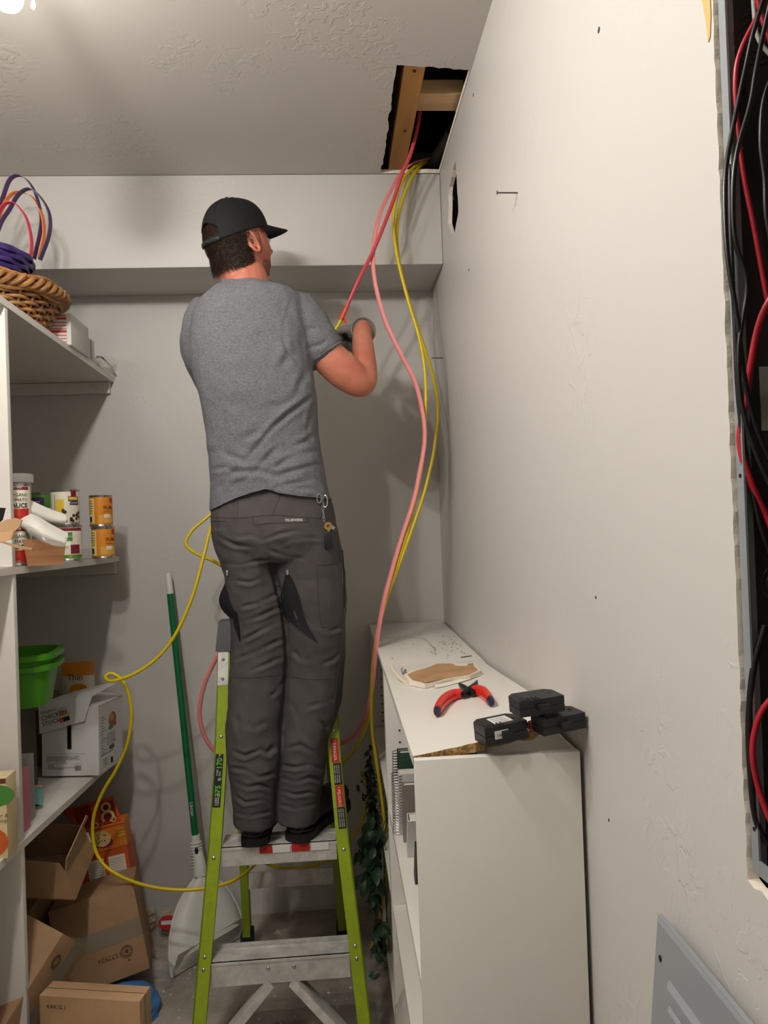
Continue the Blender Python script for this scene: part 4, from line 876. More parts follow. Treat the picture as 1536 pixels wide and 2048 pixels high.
def pumpkin(label, loc):
    r, h = .0385, .107; t = can(label, loc, r, h, ORG, math.radians(14))
    wrap_band(t, r, .012, h - .012, -1.35, -.55, YLP); wrap_band(t, r, .012, .04, -.2, 1.3, mat('amber_print', '#e2a94a', rough=.45)); wrap_band(t, r, h - .026, h - .01, .85, 1.25, REP)
    for k in range(6): wrap_band(t, r, .045 + k * .008, .0472 + k * .008, -1.25, -.7, BRN, 'print_line', .0009)
    wrap_band(t, r, .016, .034, -1.1, -.8, NAVY, 'barcode', .0009)
    ctext(t, r, 'PUM', .017, .25, .058, BRN, .0003); ctext(t, r, 'PUMPKIN', .006, .22, .048, BRN); wrap_band(t, r, .03, .042, .3, .9, CRM, 'label_print', .0009)
    return t
pb_ = Vector((-.885, 2.60, zm(2.6) + .001)); pb_.x = P(207, 1100, Y=2.60).x
pumpkin('lower orange pumpkin can of the two stacked at the shelf end', pb_); pumpkin('upper orange pumpkin can of the two stacked at the shelf end', pb_ + Vector((-.004, 0, .1075)))
def bean(label, loc, r, h, kind):
    t = can(label, loc, r, h, CRM, 0)
    if kind == 'kidney':
        wrap_band(t, r, h * .30, h * .72, -.35, .25, YEP); disc_z = h * .8
        wrap_band(t, r, h * .66, h * .80, .55, 1.4, PUP); wrap_band(t, r, h * .76, h * .95, .75, 1.2, MAR, lift=.0009); wrap_band(t, r, h * .56, h * .66, .65, 1.4, INK); wrap_band(t, r, h * .70, h * .78, .6, 1.3, YEP, lift=.0012)
        ctext(t, r, 'Kuner', .012, .62, h * .59, WHT)
        random.seed(21)
        for k in range(16): a = random.uniform(-.1, 1.35); z = random.uniform(.06, .4) * h; wrap_band(t, r, z, z + .008, a, a + .2, mat('bean_print', '#3a1d18', rough=.5), lift=.0012 + k * .00003)
        wrap_band(t, r, h * .14, h * .86, -.45, -.41, INK)
    else:
        wrap_band(t, r, h * .84, h - .009, -1.5, 1.5, MAR); wrap_band(t, r, .009, h * .17, -1.5, 1.5, GRP); wrap_band(t, r, h * .55, h * .8, .1, .65, GRP); wrap_band(t, r, h * .2, h * .45, .5, 1.2, MAR, lift=.0009)
        ctext(t, r, 'ORGANIC', .009, .12, h * .66, WHT); wrap_band(t, r, .012, h * .14, .35, .6, ORG, lift=.0009)
    return t
kb = P(137, 1110, Y=2.42); kb.z = zm(2.42) + .001
bean('maroon and green banded can of beans under the kidney bean can', kb, .043, .112, 'organic'); bean('white can with a yellow patch and printed beans on top of another can', kb + Vector((-.006, .002, .1125)), .043, .112, 'kidney')
gk = P(88, 1110, Y=2.52); gk.z = zm(2.52) + .001
g2 = can('green can of the lower tier behind the paper bags', gk, .041, .112, GRP); g1 = can('upper green can with a purple oval behind the paper bags', gk + Vector((0, 0, .1125)), .041, .112, GRP)
wrap_band(g1, .041, .07, .095, -.6, .5, PUP); ctext(g1, .041, 'Sunny', .012, -.5, .078, WHT); wrap_band(g1, .041, .02, .06, .1, 1.2, CRM)
def tomato(label, loc):
    r, h = .0375, .108; t = can(label, loc, r, h, CRM, math.radians(-6))
    wrap_band(t, r, h * .84, h - .009, -1.5, 1.5, MAR); wrap_band(t, r, .009, h * .38, -.3, 1.5, REP); wrap_band(t, r, h * .2, h * .38, .1, .8, mat('tomato_print', '#d0402c', rough=.4), lift=.0009)
    ctext(t, r, 'KIRKLAND', .0062, .15, h * .87, WHT); ctext(t, r, 'ORGANIC', .0115, .05, h * .68, INK); ctext(t, r, 'TOMATO', .0115, .05, h * .56, INK); ctext(t, r, 'SAUCE', .016, .05, h * .41, INK, .0003); ctext(t, r, 'tomatoes', .007, .1, h * .1, WHT)
    return t
tk = P(31, 1128, Y=2.03); tk.z = zm(2.03) + .001
tomato('lower tomato sauce can beside the shelf upright', tk); tomato('upper tomato sauce can with a maroon band beside the shelf upright', tk + Vector((.003, .004, .1085)))
wt = P(30, 1110, Y=2.30); wt.z = zm(2.30) + .001
tb_ = thing('white_tub', 'tall white lidded tub standing behind the tomato cans', 'tub', wt)
obj('body', MB().lathe([(.0001, 0), (.046, 0), (.05, .24), (.0001, .24)], 30), WBOX, tb_, smooth=35); obj('lid', MB().lathe([(.0001, .268), (.055, .267), (.057, .264), (.057, .2405), (.0001, .2405)], 30), WBOX, tb_, smooth=35)
# wooden crate with folded paper and clear bags
CRW = mat('thin_crate_wood', '#9a6a42', rough=.6, var=(10, .25), stretch=(.3, 1, 6), bump=(60, .15))
wc = P(90, 1120, Y=2.06); wc.z = zm(2.10) + .001
cr_ = thing('wooden_crate', 'small tapered wooden crate under the white paper bags', 'crate', wc, (0, 0, math.radians(22)))
def trap(w0, w1, d, h, th):
    return [(-w0 / 2, 0), (w0 / 2, 0), (w1 / 2, h), (-w1 / 2, h)]
for yy in (-.055, .049): obj('side_board', MB().prism(trap(.085, .105, 0, .07, 0), 0, .006, Matrix.Translation((0, yy + .006, 0)) @ RX90), CRW, cr_)
for s in (-1, 1): obj('end_board', MB().add([Vector((s * (.0415 + dx), y, z)) for z, dx in ((.0, 0), (.07, .01)) for y in (-.0485, .0485)] + [Vector((s * (.0365 + dx), y, z)) for z, dx in ((.0, 0), (.07, .01)) for y in (-.0485, .0485)], [(0, 1, 3, 2), (4, 6, 7, 5), (0, 2, 6, 4), (1, 5, 7, 3), (0, 4, 5, 1), (2, 3, 7, 6)]), CRW, cr_)
obj('bottom_board', MB().box((-.036, -.0485, .001), (.036, .0485, .005)), CRW, cr_)
PB = mat('white_paper_bag', '#d9d5cc', rough=.55, bump=(18, .5, 4, .006))
def sheet(pixrows, thick, nrm, sub=6):
    rows = [catmull([P(*q[:2], Y=q[2]) for q in r], sub) for r in pixrows]; cols = list(zip(*rows)); return MB().grid([list(c) for c in zip(*[catmull(list(c), 4) for c in cols])], thick, nrm)
r1 = [[(22, 988, 2.06), (60, 1000, 2.08), (100, 1018, 2.10), (130, 1028, 2.12)], [(22, 1004, 2.03), (60, 1016, 2.05), (100, 1034, 2.08), (133, 1040, 2.10)], [(24, 1022, 2.05), (60, 1036, 2.07), (100, 1048, 2.10), (128, 1052, 2.12)], [(24, 1026, 2.14), (60, 1034, 2.16), (100, 1044, 2.18), (128, 1046, 2.20)]]
tag(obj('paper_roll', sheet(r1, .002, (0, 0, -1)), PB, world=True, smooth=True), 'rolled white paper bag lying on top of the wooden crate', 'paper bag')
r2 = [[(26, 1018, 2.03), (70, 1030, 2.04), (105, 1050, 2.05), (136, 1066, 2.06)], [(28, 1036, 2.01), (70, 1044, 2.00), (100, 1060, 2.01), (134, 1078, 2.03)], [(34, 1050, 2.01), (64, 1062, 1.99), (100, 1076, 2.00), (128, 1086, 2.02)], [(40, 1058, 2.06), (70, 1072, 2.04), (100, 1082, 2.04), (126, 1088, 2.06)]]
tag(obj('paper_sheet', sheet(r2, .0015, (0, 0, -1)), PB, world=True, smooth=True), 'crumpled white paper sheet drooping over the crate front', 'paper')
r3 = [[(52, 1048, 1.995), (80, 1060, 1.98), (110, 1078, 1.985), (142, 1082, 2.0)], [(56, 1066, 1.985), (82, 1080, 1.97), (112, 1092, 1.975), (140, 1092, 1.99)], [(66, 1078, 1.99), (88, 1090, 1.985), (114, 1096, 1.99), (134, 1098, 2.0)]]
tag(obj('clear_bag', sheet(r3, .0006, (0, -1, 0)), CLEAR, world=True, smooth=True), 'clear plastic bag hanging over the wooden crate edge', 'bag')
# torn cardboard box in the bay left of the upright
KRAFT = mat('kraft_cardboard', '#a98664', rough=.8, var=(6, .15), bump=(90, .12)); KRAFT2 = mat('pale_kraft_cardboard', '#b6936e', rough=.8, var=(8, .15), bump=(90, .12))
tc_ = thing('torn_cardboard_box', 'torn brown cardboard box with ragged flaps beside the upright', 'box', Vector((-.99, 1.72, zm(1.72) + .001)))
obj('body', MB().box((-1.12, 1.62, zm(1.62) + .002), (-.86, 1.83, zm(1.72) + .095), bevel=.001), mat('dark_card_inside', '#4a3526', rough=.9), tc_, world=True)
f1 = [(-20, 1058), (10, 1040), (30, 1036), (44, 1040), (40, 1052), (30, 1062), (24, 1078), (8, 1082), (-20, 1084)]
def pixpoly(parent, pts, Yf, th, m, name, world=True):
    vs = [P(x, y, Y=Yf + (pt[2] if len(pt) > 2 else 0)) for pt in pts for x, y in [pt[:2]]]; n = len(vs); off = Vector((0, th, 0)); return obj(name, MB().add(vs + [v + off for v in vs], [tuple(range(n - 1, -1, -1)), tuple(range(n, 2 * n))] + [(i, (i + 1) % n, n + (i + 1) % n, n + i) for i in range(n)]), m, parent, world=world)
pixpoly(tc_, f1, 1.615, .004, KRAFT2, 'torn_flap'); pixpoly(tc_, [(-20, 1066), (12, 1064), (28, 1060), (22, 1078), (4, 1083), (-20, 1085)], 1.60, .003, mat('inner_kraft', '#c99d74', rough=.8), 'torn_flap'); pixpoly(tc_, [(-20, 1083), (6, 1083), (40, 1092), (65, 1096), (63, 1100), (40, 1098), (4, 1086), (-20, 1086)], 1.60, .004, KRAFT, 'torn_flap'); pixpoly(tc_, [(-20, 1014), (10, 1016), (4, 1040), (-20, 1060)], 1.63, .004, DARK, 'painted_shade_flap')  # last flap has its shade painted in as a near-black colour

# ---------- lower shelf: green tubs, snack bags, stock box
GRT = mat('lime_green_plastic', '#4f9a22', rough=.35)
def tub(loc, rz, L, W, h, label):
    t = thing('green_tub', label, 'tub', loc, (0, 0, rz), 'green plastic tubs on the low shelf')
    def ring(sx, sy, z, n=40, e=4): return [Vector((sx * math.copysign(abs(math.cos(a)) ** (2 / e), math.cos(a)), sy * math.copysign(abs(math.sin(a)) ** (2 / e), math.sin(a)), z)) for a in np.linspace(0, 2 * PI, n, endpoint=False)]
    a, b = L / 2, W / 2
    obj('body', MB().rings([ring(a * .8, b * .8, .003), ring(a * .82, b * .82, 0), ring(a * .97, b * .97, h), ring(a * .945, b * .945, h), ring(a * .80, b * .80, .006)]), GRT, t, smooth=40)
    obj('rim', MB().rings([ring(a * .96, b * .96, h - .014), ring(a * 1.06, b * 1.06, h - .014), ring(a * 1.07, b * 1.07, h), ring(a * .945, b * .945, h + .002), ring(a * .945, b * .945, h - .014)], caps=False), GRT, t, smooth=40)
    return t
gt = P(70, 1440, Y=2.20); gt = Vector((-.985, 2.30, 0))
sb = thing('snack_box', 'dark snack carton under the green tubs on the low shelf', 'box', (-.985, 2.28, zl(2.28) + .001))
obj('body', MB().box((-.14, -.11, 0), (.035, .11, .285), bevel=.001), mat('dark_brown_print', '#3b2a1e', rough=.5), sb)
disc(sb, mat('oat_print', '#a8875c', rough=.5), on_face('front', .18, .22, .285, .065, .10), 0, 0, .045, .055); text(sb, 'OATS', CRM, on_face('front', .18, .22, .285, .05, .20), .03)
tub((-.985, 2.28, zl(2.28) + .287), math.radians(8), .285, .22, .12, 'lower green plastic tub on the low shelf'); tub((-.985, 2.28, zl(2.28) + .318), math.radians(8), .285, .22, .12, 'upper green plastic tub nested inside the other')
def pouch(name, label, loc, rz, w, h, d, m, top=None, lean=0.0):
    t = thing(name, label, 'bag', loc, (lean, 0, rz)); n = 14; fr_ = []; bk_ = []
    for i in range(n + 1):
        v = i / n; bul = d / 2 * math.sin(PI * min(1, v * .9 + .1)) ** .7 if v < .97 else .001
        fr_.append([Vector((-w / 2 + w * j / 10, -bul * (1 - abs(j / 5 - 1) ** 3) + .002 * math.sin(j * 2.1 + i * 1.3), h * v)) for j in range(11)]); bk_.append([Vector((-w / 2 + w * j / 10, bul * (1 - abs(j / 5 - 1) ** 3) + .0005, h * v)) for j in range(11)])
    obj('pouch', MB().grid(fr_).grid(bk_), m, t, smooth=60)
    if top: obj('top_band', MB().grid([[p + Vector((0, -.0008, 0)) for p in r] for r in fr_[n - 2:]]), top, t, smooth=60)
    return t, fr_
cb = P(140, 1440, Y=2.62); cb.z = zl(2.62) + .001
t, fr_ = pouch('snack_bag', 'tall pale snack bag with an orange top band behind the stock box', (-.945, 2.765, zl(2.76) + .001), 0, .115, .34, .05, CRM, ORG)
disc(t, ORG, Matrix.Translation((.01, -.028, .245)) @ RX90, 0, 0, .032, .022); text(t, 'Thin', BRN, Matrix.Translation((-.03, -.027, .28)) @ RX90, .03)
t, fr_ = pouch('chip_bag', 'brown snack pouch between the green tubs and the stock box', (-1.03, 2.66, zl(2.66) + .001), math.radians(-8), .12, .26, .06, mat('tan_foil', '#7a6647', rough=.35), None)
text(t, 'Pasta', CRM, Matrix.Translation((-.045, -.034, .2)) @ RX90, .03)
t, fr_ = pouch('red_snack_bag', 'dark red foil bag lying behind the stock box', (-1.03, 2.46, zl(2.46) + .001), math.radians(10), .10, .15, .05, mat('dark_red_foil', '#6a2a1c', rough=.35), None)
# chicken stock carton with torn open lid
CW = mat('white_coated_card', '#d9d6d4', rough=.5)
bl_ = P(84, 1553, Z=zl(2.1) + .001); br_ = P(197, 1552, Z=zl(2.1) + .001)
cdir = math.atan2(br_.y - bl_.y, br_.x - bl_.x)
SKW, SKD, SKH = .19, .19, .222
cpos = P(141, 1552, Z=zl(2.12) + .001)
sk = thing('stock_carton', 'white chicken stock carton with its lid torn open on the low shelf', 'box', (-.874, 2.585, zl(2.50) + .003), (-.045, 0, math.radians(-7)))
w, d, h = SKW, SKD, SKH; th = .003
obj('left_wall', MB().box((-w / 2, -d / 2, 0), (-w / 2 + th, d / 2, h)), CW, sk); obj('right_wall', MB().box((w / 2 - th, -d / 2, 0), (w / 2, d / 2, h)), CW, sk)
fp = MB(); fp.box((-w / 2 + th, -d / 2, 0), (-w * .06, -d / 2 + th, h)); fp.box((w * .02, -d / 2, 0), (w / 2 - th, -d / 2 + th, h)); fp.box((-w * .06, -d / 2, 0), (w * .02, -d / 2 + th, h * .38)); obj('front_wall', fp, CW, sk)
obj('back_wall', MB().box((-w / 2 + th, d / 2 - th, 0), (w / 2 - th, d / 2, h)), CW, sk); obj('bottom', MB().box((-w / 2 + th, -d / 2 + th, 0), (w / 2 - th, d / 2 - th, th)), CW, sk)
obj('inner_carton', MB().box((-w / 2 + .006, -d / 2 + .02, .004), (w / 2 - .006, d / 2 - .006, h - .02)), mat('black_card', '#15161a', rough=.6), sk)
fl_ = MB().grid([[Vector((-w / 2 - .004, -d / 2 - .008, h * .62)), Vector((w * .28, -d / 2 - .012, h * .80))], [Vector((-w / 2 - .010, -d / 2 - .002, h + .012)), Vector((w * .40, -d / 2 - .002, h + .035))]], .003, (0, 1, 0)); fp_ = obj('torn_lid', fl_, CW, sk)
fl2 = MB().grid([[Vector((-w / 2 - .010, -d / 2 - .002, h + .012)), Vector((w * .40, -d / 2 - .002, h + .035))], [Vector((-w * .2, d * .1, h + .03)), Vector((w * .62, d * .2, h + .062))]], .003, (0, 0, -1)); obj('torn_lid', fl2, CW, sk)
obj('right_flap', MB().grid([[Vector((w / 2, -d / 2, h)), Vector((w / 2, d / 2, h))], [Vector((w * .08, -d / 2 + .012, h + .012)), Vector((w * .08, d / 2, h + .012))]], .003, (0, 0, -1)), CW, sk)
q0 = Vector((-w / 2 - .004, -d / 2 - .008, h * .62)); q1 = Vector((w * .28, -d / 2 - .012, h * .80)); q2 = Vector((-w / 2 - .010, -d / 2 - .002, h + .012))
xv = (q1 - q0).normalized(); yv = (q2 - q0); yv = (yv - xv * yv.dot(xv)).normalized(); zv = xv.cross(yv); LM = Matrix((xv, yv, zv)).transposed().to_4x4(); LM.translation = q0 + zv * .0012
for s, yy, sz in (('ORGANIC', .058, .013), ('CHICKEN', .038, .021), ('STOCK', .020, .019)): text(sk, s, INK, LM @ Matrix.Translation((.018, yy, 0)), sz)
plate(sk, REP, LM, .078, .016, .092, .030); text(sk, '6', WHT, LM @ Matrix.Translation((.0815, .0185, .0004)), .013); plate(sk, mat('dark_green_print', '#1d3b2c', rough=.5), LM, .092, .016, .112, .030); plate(sk, GRN, LM, .092, .026, .112, .0315)
for k in range(3):
    m_ = LM @ Matrix.Translation((.082 + k * .0105, .036, .0003)); plate(sk, INK, m_, 0, .0, .0008, .024, 'print_line'); plate(sk, INK, m_, 0, .023, .009, .0238, 'print_line'); disc(sk, ORG, m_, .0045, .005, .004, .004)
fpn = on_face('front', w, d, h, .012, .006); plate(sk, mat('grey_ink_line', '#8b8a8c', rough=.6), fpn, -.002, .0645, .135, .0652, 'print_line')
text(sk, 'KIRKLAND SIGNATURE ORGANIC CHICKEN\nSTOCK CAN BE USED INTERCHANGEABLY\nWITH CHICKEN BROTH IN RECIPES OR AS A\nSUBSTITUTE FOR WATER.', INK, fpn @ Matrix.Translation((.003, .054, 0)), .0056); plate(sk, INK, fpn, .003, .034, .075, .0346, 'print_line')
text(sk, '- FAT FREE\n- MSG FREE\n- MADE FROM ORGANIC CHICKEN BONES\n- USE INSTEAD OF BROTH', INK, fpn @ Matrix.Translation((.004, .027, 0)), .005)
for k in range(12): plate(sk, INK, fpn, .098 + k * .0018, .010, .098 + k * .0018 + (.0006 if k % 3 else .0011), .026, 'barcode')
text(sk, '1234 - SEP 2024', INK, fpn @ Matrix.Translation((.094, .029, 0)), .004)
rt = on_face('right', w, d, h, .008, 0)
CHK = mat('roast_chicken_print', '#9a5a34', rough=.5); disc(sk, CHK, rt, .098, .158, .030, .024); disc(sk, mat('roast_highlight_print', '#c28a5c', rough=.5), rt @ Matrix.Translation((0, 0, .0003)), .092, .165, .016, .012); disc(sk, GRP, rt @ Matrix.Translation((0, 0, .0002)), .085, .134, .02, .007); disc(sk, REP, rt @ Matrix.Translation((0, 0, .0004)), .118, .14, .008, .008)
for k in range(14): plate(sk, mat('grey_ink_line', '#8b8a8c'), rt, .006, .06 + k * .009, .034 + .012 * math.sin(k * 1.7), .0625 + k * .009, 'print_line')
for k in range(7): plate(sk, MATS['grey_ink_line'], rt, .05, .08 + k * .006, .12, .0815 + k * .006, 'print_line')
plate(sk, INK, rt, .006, .055, .1, .0562, 'print_line'); plate(sk, INK, rt, .072, .062, .108, .074); text(sk, 'STOCK', WHT, rt @ Matrix.Translation((.077, .065, .0004)), .008)
for k in range(8): plate(sk, INK, rt, .082 + k * .002, .014, .083 + k * .002, .034, 'barcode')
for k in range(4): plate(sk, MATS['grey_ink_line'], rt, .02, .02 + k * .007, .055, .0215 + k * .007, 'print_line')
# soup carton and pouches at the upright, small clutter on the low shelf
SB_ = mat('cream_carton_print', '#dcc79a', rough=.5)
t, D = carton('soup_carton', 'cream soup carton with a green badge and an orange soup bowl left of the upright', 'carton', (-.850, 1.86, zl(1.86) + .001), math.radians(2), (.095, .062, .19), SB_)
disc(t, GRP, on_face('front', *D, .07, .15), 0, 0, .045, .026); text(t, 'Pacific', WHT, on_face('front', *D, .03, .146, eps=.0013), .021); text(t, 'FOODS', WHT, on_face('front', *D, .045, .134, eps=.0013), .007)
text(t, 'roasted\nRed Pepper &\nTomato Soup', BRN, on_face('front', *D, .02, .11), .014); disc(t, mat('soup_print', '#c95a1c', rough=.4), on_face('front', *D, .055, .04), 0, 0, .042, .036); disc(t, GRP, on_face('front', *D, .058, .045, eps=.0013), 0, 0, .008, .006); plate(t, BRN, on_face('front', *D, 0, .178), 0, 0, .095, .012); 
t, D = carton('pink_carton', 'thin pink carton just behind the shelf upright', 'carton', (-.848, 2.02, zl(2.02) + .001), math.radians(-3), (.03, .04, .16), mat('pink_card', '#c0717c', rough=.5)); plate(t, WHT, on_face('front', *D, .004, .03), 0, 0, .018, .1); 
t, D = carton('green_label_jar', 'narrow carton with a green band behind the pink carton', 'carton', (-.868, 2.10, zl(2.10) + .001), 0, (.034, .04, .175), mat('grey_card', '#8f8d88', rough=.5)); plate(t, GRP, on_face('front', *D, .002, .03), 0, 0, .03, .07)
t, fr_ = pouch('teal_pouch', 'flat teal and pink pouch lying under the shelf clutter', (-.90, 2.17, zl(2.17) + .012), math.radians(20), .09, .11, .02, mat('teal_film', '#6aa39c', rough=.35), mat('pink_film', '#d59a9f', rough=.4), math.radians(-78))

# ================================================================== CARTONS ON THE FLOOR (LEFT)
TAPE = mat('packing_tape', '#a89a86', rough=.2, alpha=.65, spec=.8); STAMP = mat('faded_stamp_ink', '#4a3b2e', rough=.8)
def boxm(name, label, mtx, dims, m=KRAFT, group='cardboard boxes on the floor', cat='box'):
    loc, rot, _ = mtx.decompose(); t = thing(name, label, cat, loc, rot.to_euler(), group); w, d, h = dims
    obj('body', MB().box((-w / 2, -d / 2, 0), (w / 2, d / 2, h), bevel=.0025), m, t, smooth=30); return t
def frame3(o, ex, ey_hint):
    """right-handed frame: x along ex, z close to ey_hint (up), y into the box"""
    ex = Vector(ex).normalized(); z = Vector(ey_hint); z = (z - ex * z.dot(ex)).normalized(); y = z.cross(ex); m = Matrix((ex, y, z)).transposed().to_4x4(); m.translation = o; return m
# big taped box (tilted, resting on the blue bag)
TL, TR_, BR_ = P(103, 1823, Y=2.34), P(273, 1765, Y=2.40), P(300, 1937, Y=2.36); BLc = TL + (BR_ - TR_)
w = (TR_ - TL).length; h = (TL - BLc).length; d = .24
fm = frame3((BLc + BR_) / 2, TR_ - TL, TL - BLc); yv = Vector(fm.col[1][:3]); fm.translation = fm.translation + yv * d / 2
D = (w, d, h); t = boxm('cardboard_box', 'tilted brown box with wide clear tape across its front', fm, D)
plate(t, TAPE, on_face('front', *D, 0, h * .40), w * .17, 0, w - .001, .052, 'packing_tape'); text(t, '1577924', STAMP, on_face('front', *D, w * .72, h * .30, PI * 1.0), .02)
ms = on_face('front', *D, w * .78, h * .28); 
for rr in (.017, .012):
    obj('recycling_stamp', MB().tube([ms @ Vector((rr * math.cos(a), rr * math.sin(a), .0003)) for a in np.linspace(0, 2 * PI, 25)], .0009, 5, caps=False), STAMP, t)
disc(t, STAMP, ms, 0, 0, .005, .006); disc(t, STAMP, ms, .002, -.026, .0028, .0028)
# left box tipped against the others
K = P(126, 1867, Y=2.02); Kr = P(185, 1904, Y=2.12); Kd = P(94, 1992, Y=2.0)
ex_ = (Kr - K).normalized(); dn = Kd - K; dn = (dn - ex_ * dn.dot(ex_)); hA = .29; dn.normalize()
fm = frame3(K + ex_ * .06 + dn * hA, ex_, -dn); wA, dA = .12, .20; fm.translation = fm.translation + Vector(fm.col[1][:3]) * dA / 2; DA = (wA, dA, hA)
t = boxm('cardboard_box', 'brown box tipped on its corner in front of the shelf upright', fm, DA)
plate(t, TAPE, on_face('front', *DA, wA * .52, 0), 0, 0, wA * .3, DA[2] - .002, 'packing_tape'); ms = on_face('front', *DA, wA * .3, DA[2] * .8)
for rr in (.016, .011): obj('recycling_stamp', MB().tube([ms @ Vector((rr * .8 * math.cos(a), rr * math.sin(a), .0003)) for a in np.linspace(0, 2 * PI, 25)], .0009, 5, caps=False), STAMP, t)
# lowest box closest to us
cB = P(279, 2003, Y=1.86); rB = math.radians(-12); wB, dB = .265, .06
org = Vector((cB.x, cB.y, .002)) + Matrix.Rotation(rB, 3, 'Z') @ Vector((-wB / 2, dB / 2, 0)); DB = (wB, dB, cB.z - .002)
t = boxm('cardboard_box', 'lowest brown box nearest the viewer with a closed top', Matrix.Translation(org) @ Matrix.Rotation(rB, 4, 'Z'), DB, KRAFT2)
plate(t, TAPE, on_face('right', *DB, dB * .36, DB[2] - .2), 0, 0, dB * .2, .2, 'packing_tape'); plate(t, STAMP, on_face('top', *DB, .002, dB * .5), 0, 0, wB - .004, .0012, 'flap_seam')
text(t, 'KAK12.1', STAMP, on_face('front', *DB, .02, DB[2] - .03), .014)
# support box hidden in the shade, then the open dark box on it
D2 = (.20, .24, .335); t = boxm('cardboard_box', 'shaded brown box underneath the open box', Matrix.Translation((-1.06, 2.45, .002)), D2)
obx = thing('open_cardboard_box', 'open empty brown box with raised flaps under the low shelf', 'box', P(110, 1800, Y=2.32), group='cardboard boxes on the floor')
def panel(parent, q, th, m, name, n=(0, 1, 0)):
    q = [P(x, y, Y=Y) for x, y, Y in q]; nn = (q[1] - q[0]).cross(q[2] - q[0]).normalized()
    if nn.dot(Vector(n)) < 0: nn = -nn
    k = len(q); return obj(name, MB().add(q + [p + nn * th for p in q], [tuple(range(k - 1, -1, -1)), tuple(range(k, 2 * k))] + [(i, (i + 1) % k, k + (i + 1) % k, k + i) for i in range(k)]), m, parent, world=True)
panel(obx, [(-10, 1716, 2.20), (117, 1727, 2.20), (131, 1746, 2.20), (150, 1799, 2.20), (-10, 1792, 2.20)], .004, KRAFT, 'front_wall')
panel(obx, [(132, 1744, 2.205), (166, 1652, 2.42), (190, 1702, 2.44), (152, 1798, 2.205)], .004, KRAFT, 'right_wall', (-1, 0, 0))
panel(obx, [(134, 1718, 2.20), (174, 1630, 2.40), (177, 1634, 2.41), (166, 1656, 2.42), (133, 1742, 2.205)], .004, KRAFT2, 'raised_flap', (-1, 0, 0))
panel(obx, [(-10, 1640, 2.44), (166, 1652, 2.43), (188, 1700, 2.445), (-10, 1720, 2.46)], .004, KRAFT, 'back_wall')
panel(obx, [(-10, 1792, 2.205), (150, 1799, 2.205), (189, 1703, 2.44), (-10, 1722, 2.45)], .004, KRAFT, 'bottom', (0, 0, -1))
panel(obx, [(167, 1668, 2.418), (176, 1664, 2.422), (183, 1684, 2.432), (172, 1692, 2.425)], .0008, LBL, 'shipping_label', (1, -1, 0))
# orange cookie cartons against the back wall
OC = mat('orange_carton_print', '#c8521c', rough=.45, var=(4, .15)); OC2 = mat('bright_orange_print', '#dd7a1e', rough=.45); DR = mat('dark_red_print', '#8c2418', rough=.5); CK = mat('cookie_print', '#d9bf7a', rough=.5); MG = mat('magenta_print', '#8e2350', rough=.5)
def orange(label, BL, BR, hh, dd, m, drop=0.0):
    ex_ = (BR - BL).normalized(); fm = frame3((BL + BR) / 2, ex_, Vector((-.05, .12, 1)))
    zv = Vector(fm.col[2][:3]); fm.translation = fm.translation + Vector(fm.col[1][:3]) * dd / 2 - zv * drop; w = (BR - BL).length
    return boxm('cookie_carton', label, fm, (w, dd, hh + drop), m, 'orange cookie cartons', 'carton'), (w, dd, hh + drop)
t, D = orange('lower orange carton with two white nutrition panels', P(163, 1776, Y=2.60), P(263, 1750, Y=2.62), .106, .13, OC, .16)
for u in (.18, .60):
    mm_ = on_face('front', *D, D[0] * u, D[2] - .095); plate(t, CRM, mm_, 0, 0, D[0] * .33, .066, 'nutrition_panel')
    for k in range(7): plate(t, MATS['grey_ink_line'], mm_ @ Matrix.Translation((0, 0, .0004)), .003, .006 + k * .008, D[0] * .29, .0075 + k * .008, 'print_line')
for k in range(4): disc(t, YLP, on_face('front', *D, D[0] * (.3 + .17 * k), D[2] - .118), 0, 0, .011, .008)
t, D = orange('upper orange carton with a cookie picture and the number 15', P(178, 1710, Y=2.61), P(256, 1690, Y=2.63), .082, .11, OC2)
disc(t, MG, on_face('front', *D, D[0] * .38, .03), 0, 0, .034, .02, rot=-.2); disc(t, CK, on_face('front', *D, D[0] * .36, .042, eps=.0013), 0, 0, .032, .026, rot=-.3)
random.seed(4)
for k in range(12): disc(t, BRN, on_face('front', *D, D[0] * .36 + random.uniform(-.02, .02), .042 + random.uniform(-.015, .015), eps=.0019), 0, 0, .0022, .0022, n=8)
text(t, '15', YEP, on_face('front', *D, D[0] * .80, .008), .024); 
for k in range(3): plate(t, YEP, on_face('front', *D, D[0] * .80, .036 + k * .011), 0, 0, .02, .006, 'print_line')
lid = [(118, 1622, 2.70), (226, 1592, 2.74), (246, 1646, 2.635), (176, 1664, 2.615)]
panel(t, lid, .003, OC, 'raised_lid', (0, 1, 0)); panel(t, [(150, 1618, 2.699), (180, 1610, 2.708), (184, 1650, 2.632), (160, 1656, 2.622)], .0006, DR, 'printed_panel', (0, -1, 0)); panel(t, [(200, 1606, 2.716), (226, 1600, 2.724), (236, 1640, 2.645), (208, 1650, 2.63)], .0006, DR, 'printed_panel', (0, -1, 0))
for x, y, Y, r in ((212, 1615, 2.69, .014), (216, 1634, 2.655, .019), (228, 1639, 2.645, .008), (192, 1651, 2.62, .008)):
    c = P(x, y, Y=Y) + Vector((0, -.004, .002)); obj('cookie_picture', MB().tube([c + Vector((r * math.cos(a), .3 * r * math.sin(a), r * .9 * math.sin(a))) for a in np.linspace(0, 2 * PI, 17)], r * .28, 6, caps=False), CK, t, world=True)
t, D = carton('red_carton', 'small dark red carton in the shade beneath the open box', 'carton', (-.99, 2.20, .002), math.radians(10), (.05, .07, .385), mat('dark_red_card', '#6f2e1c', rough=.5))
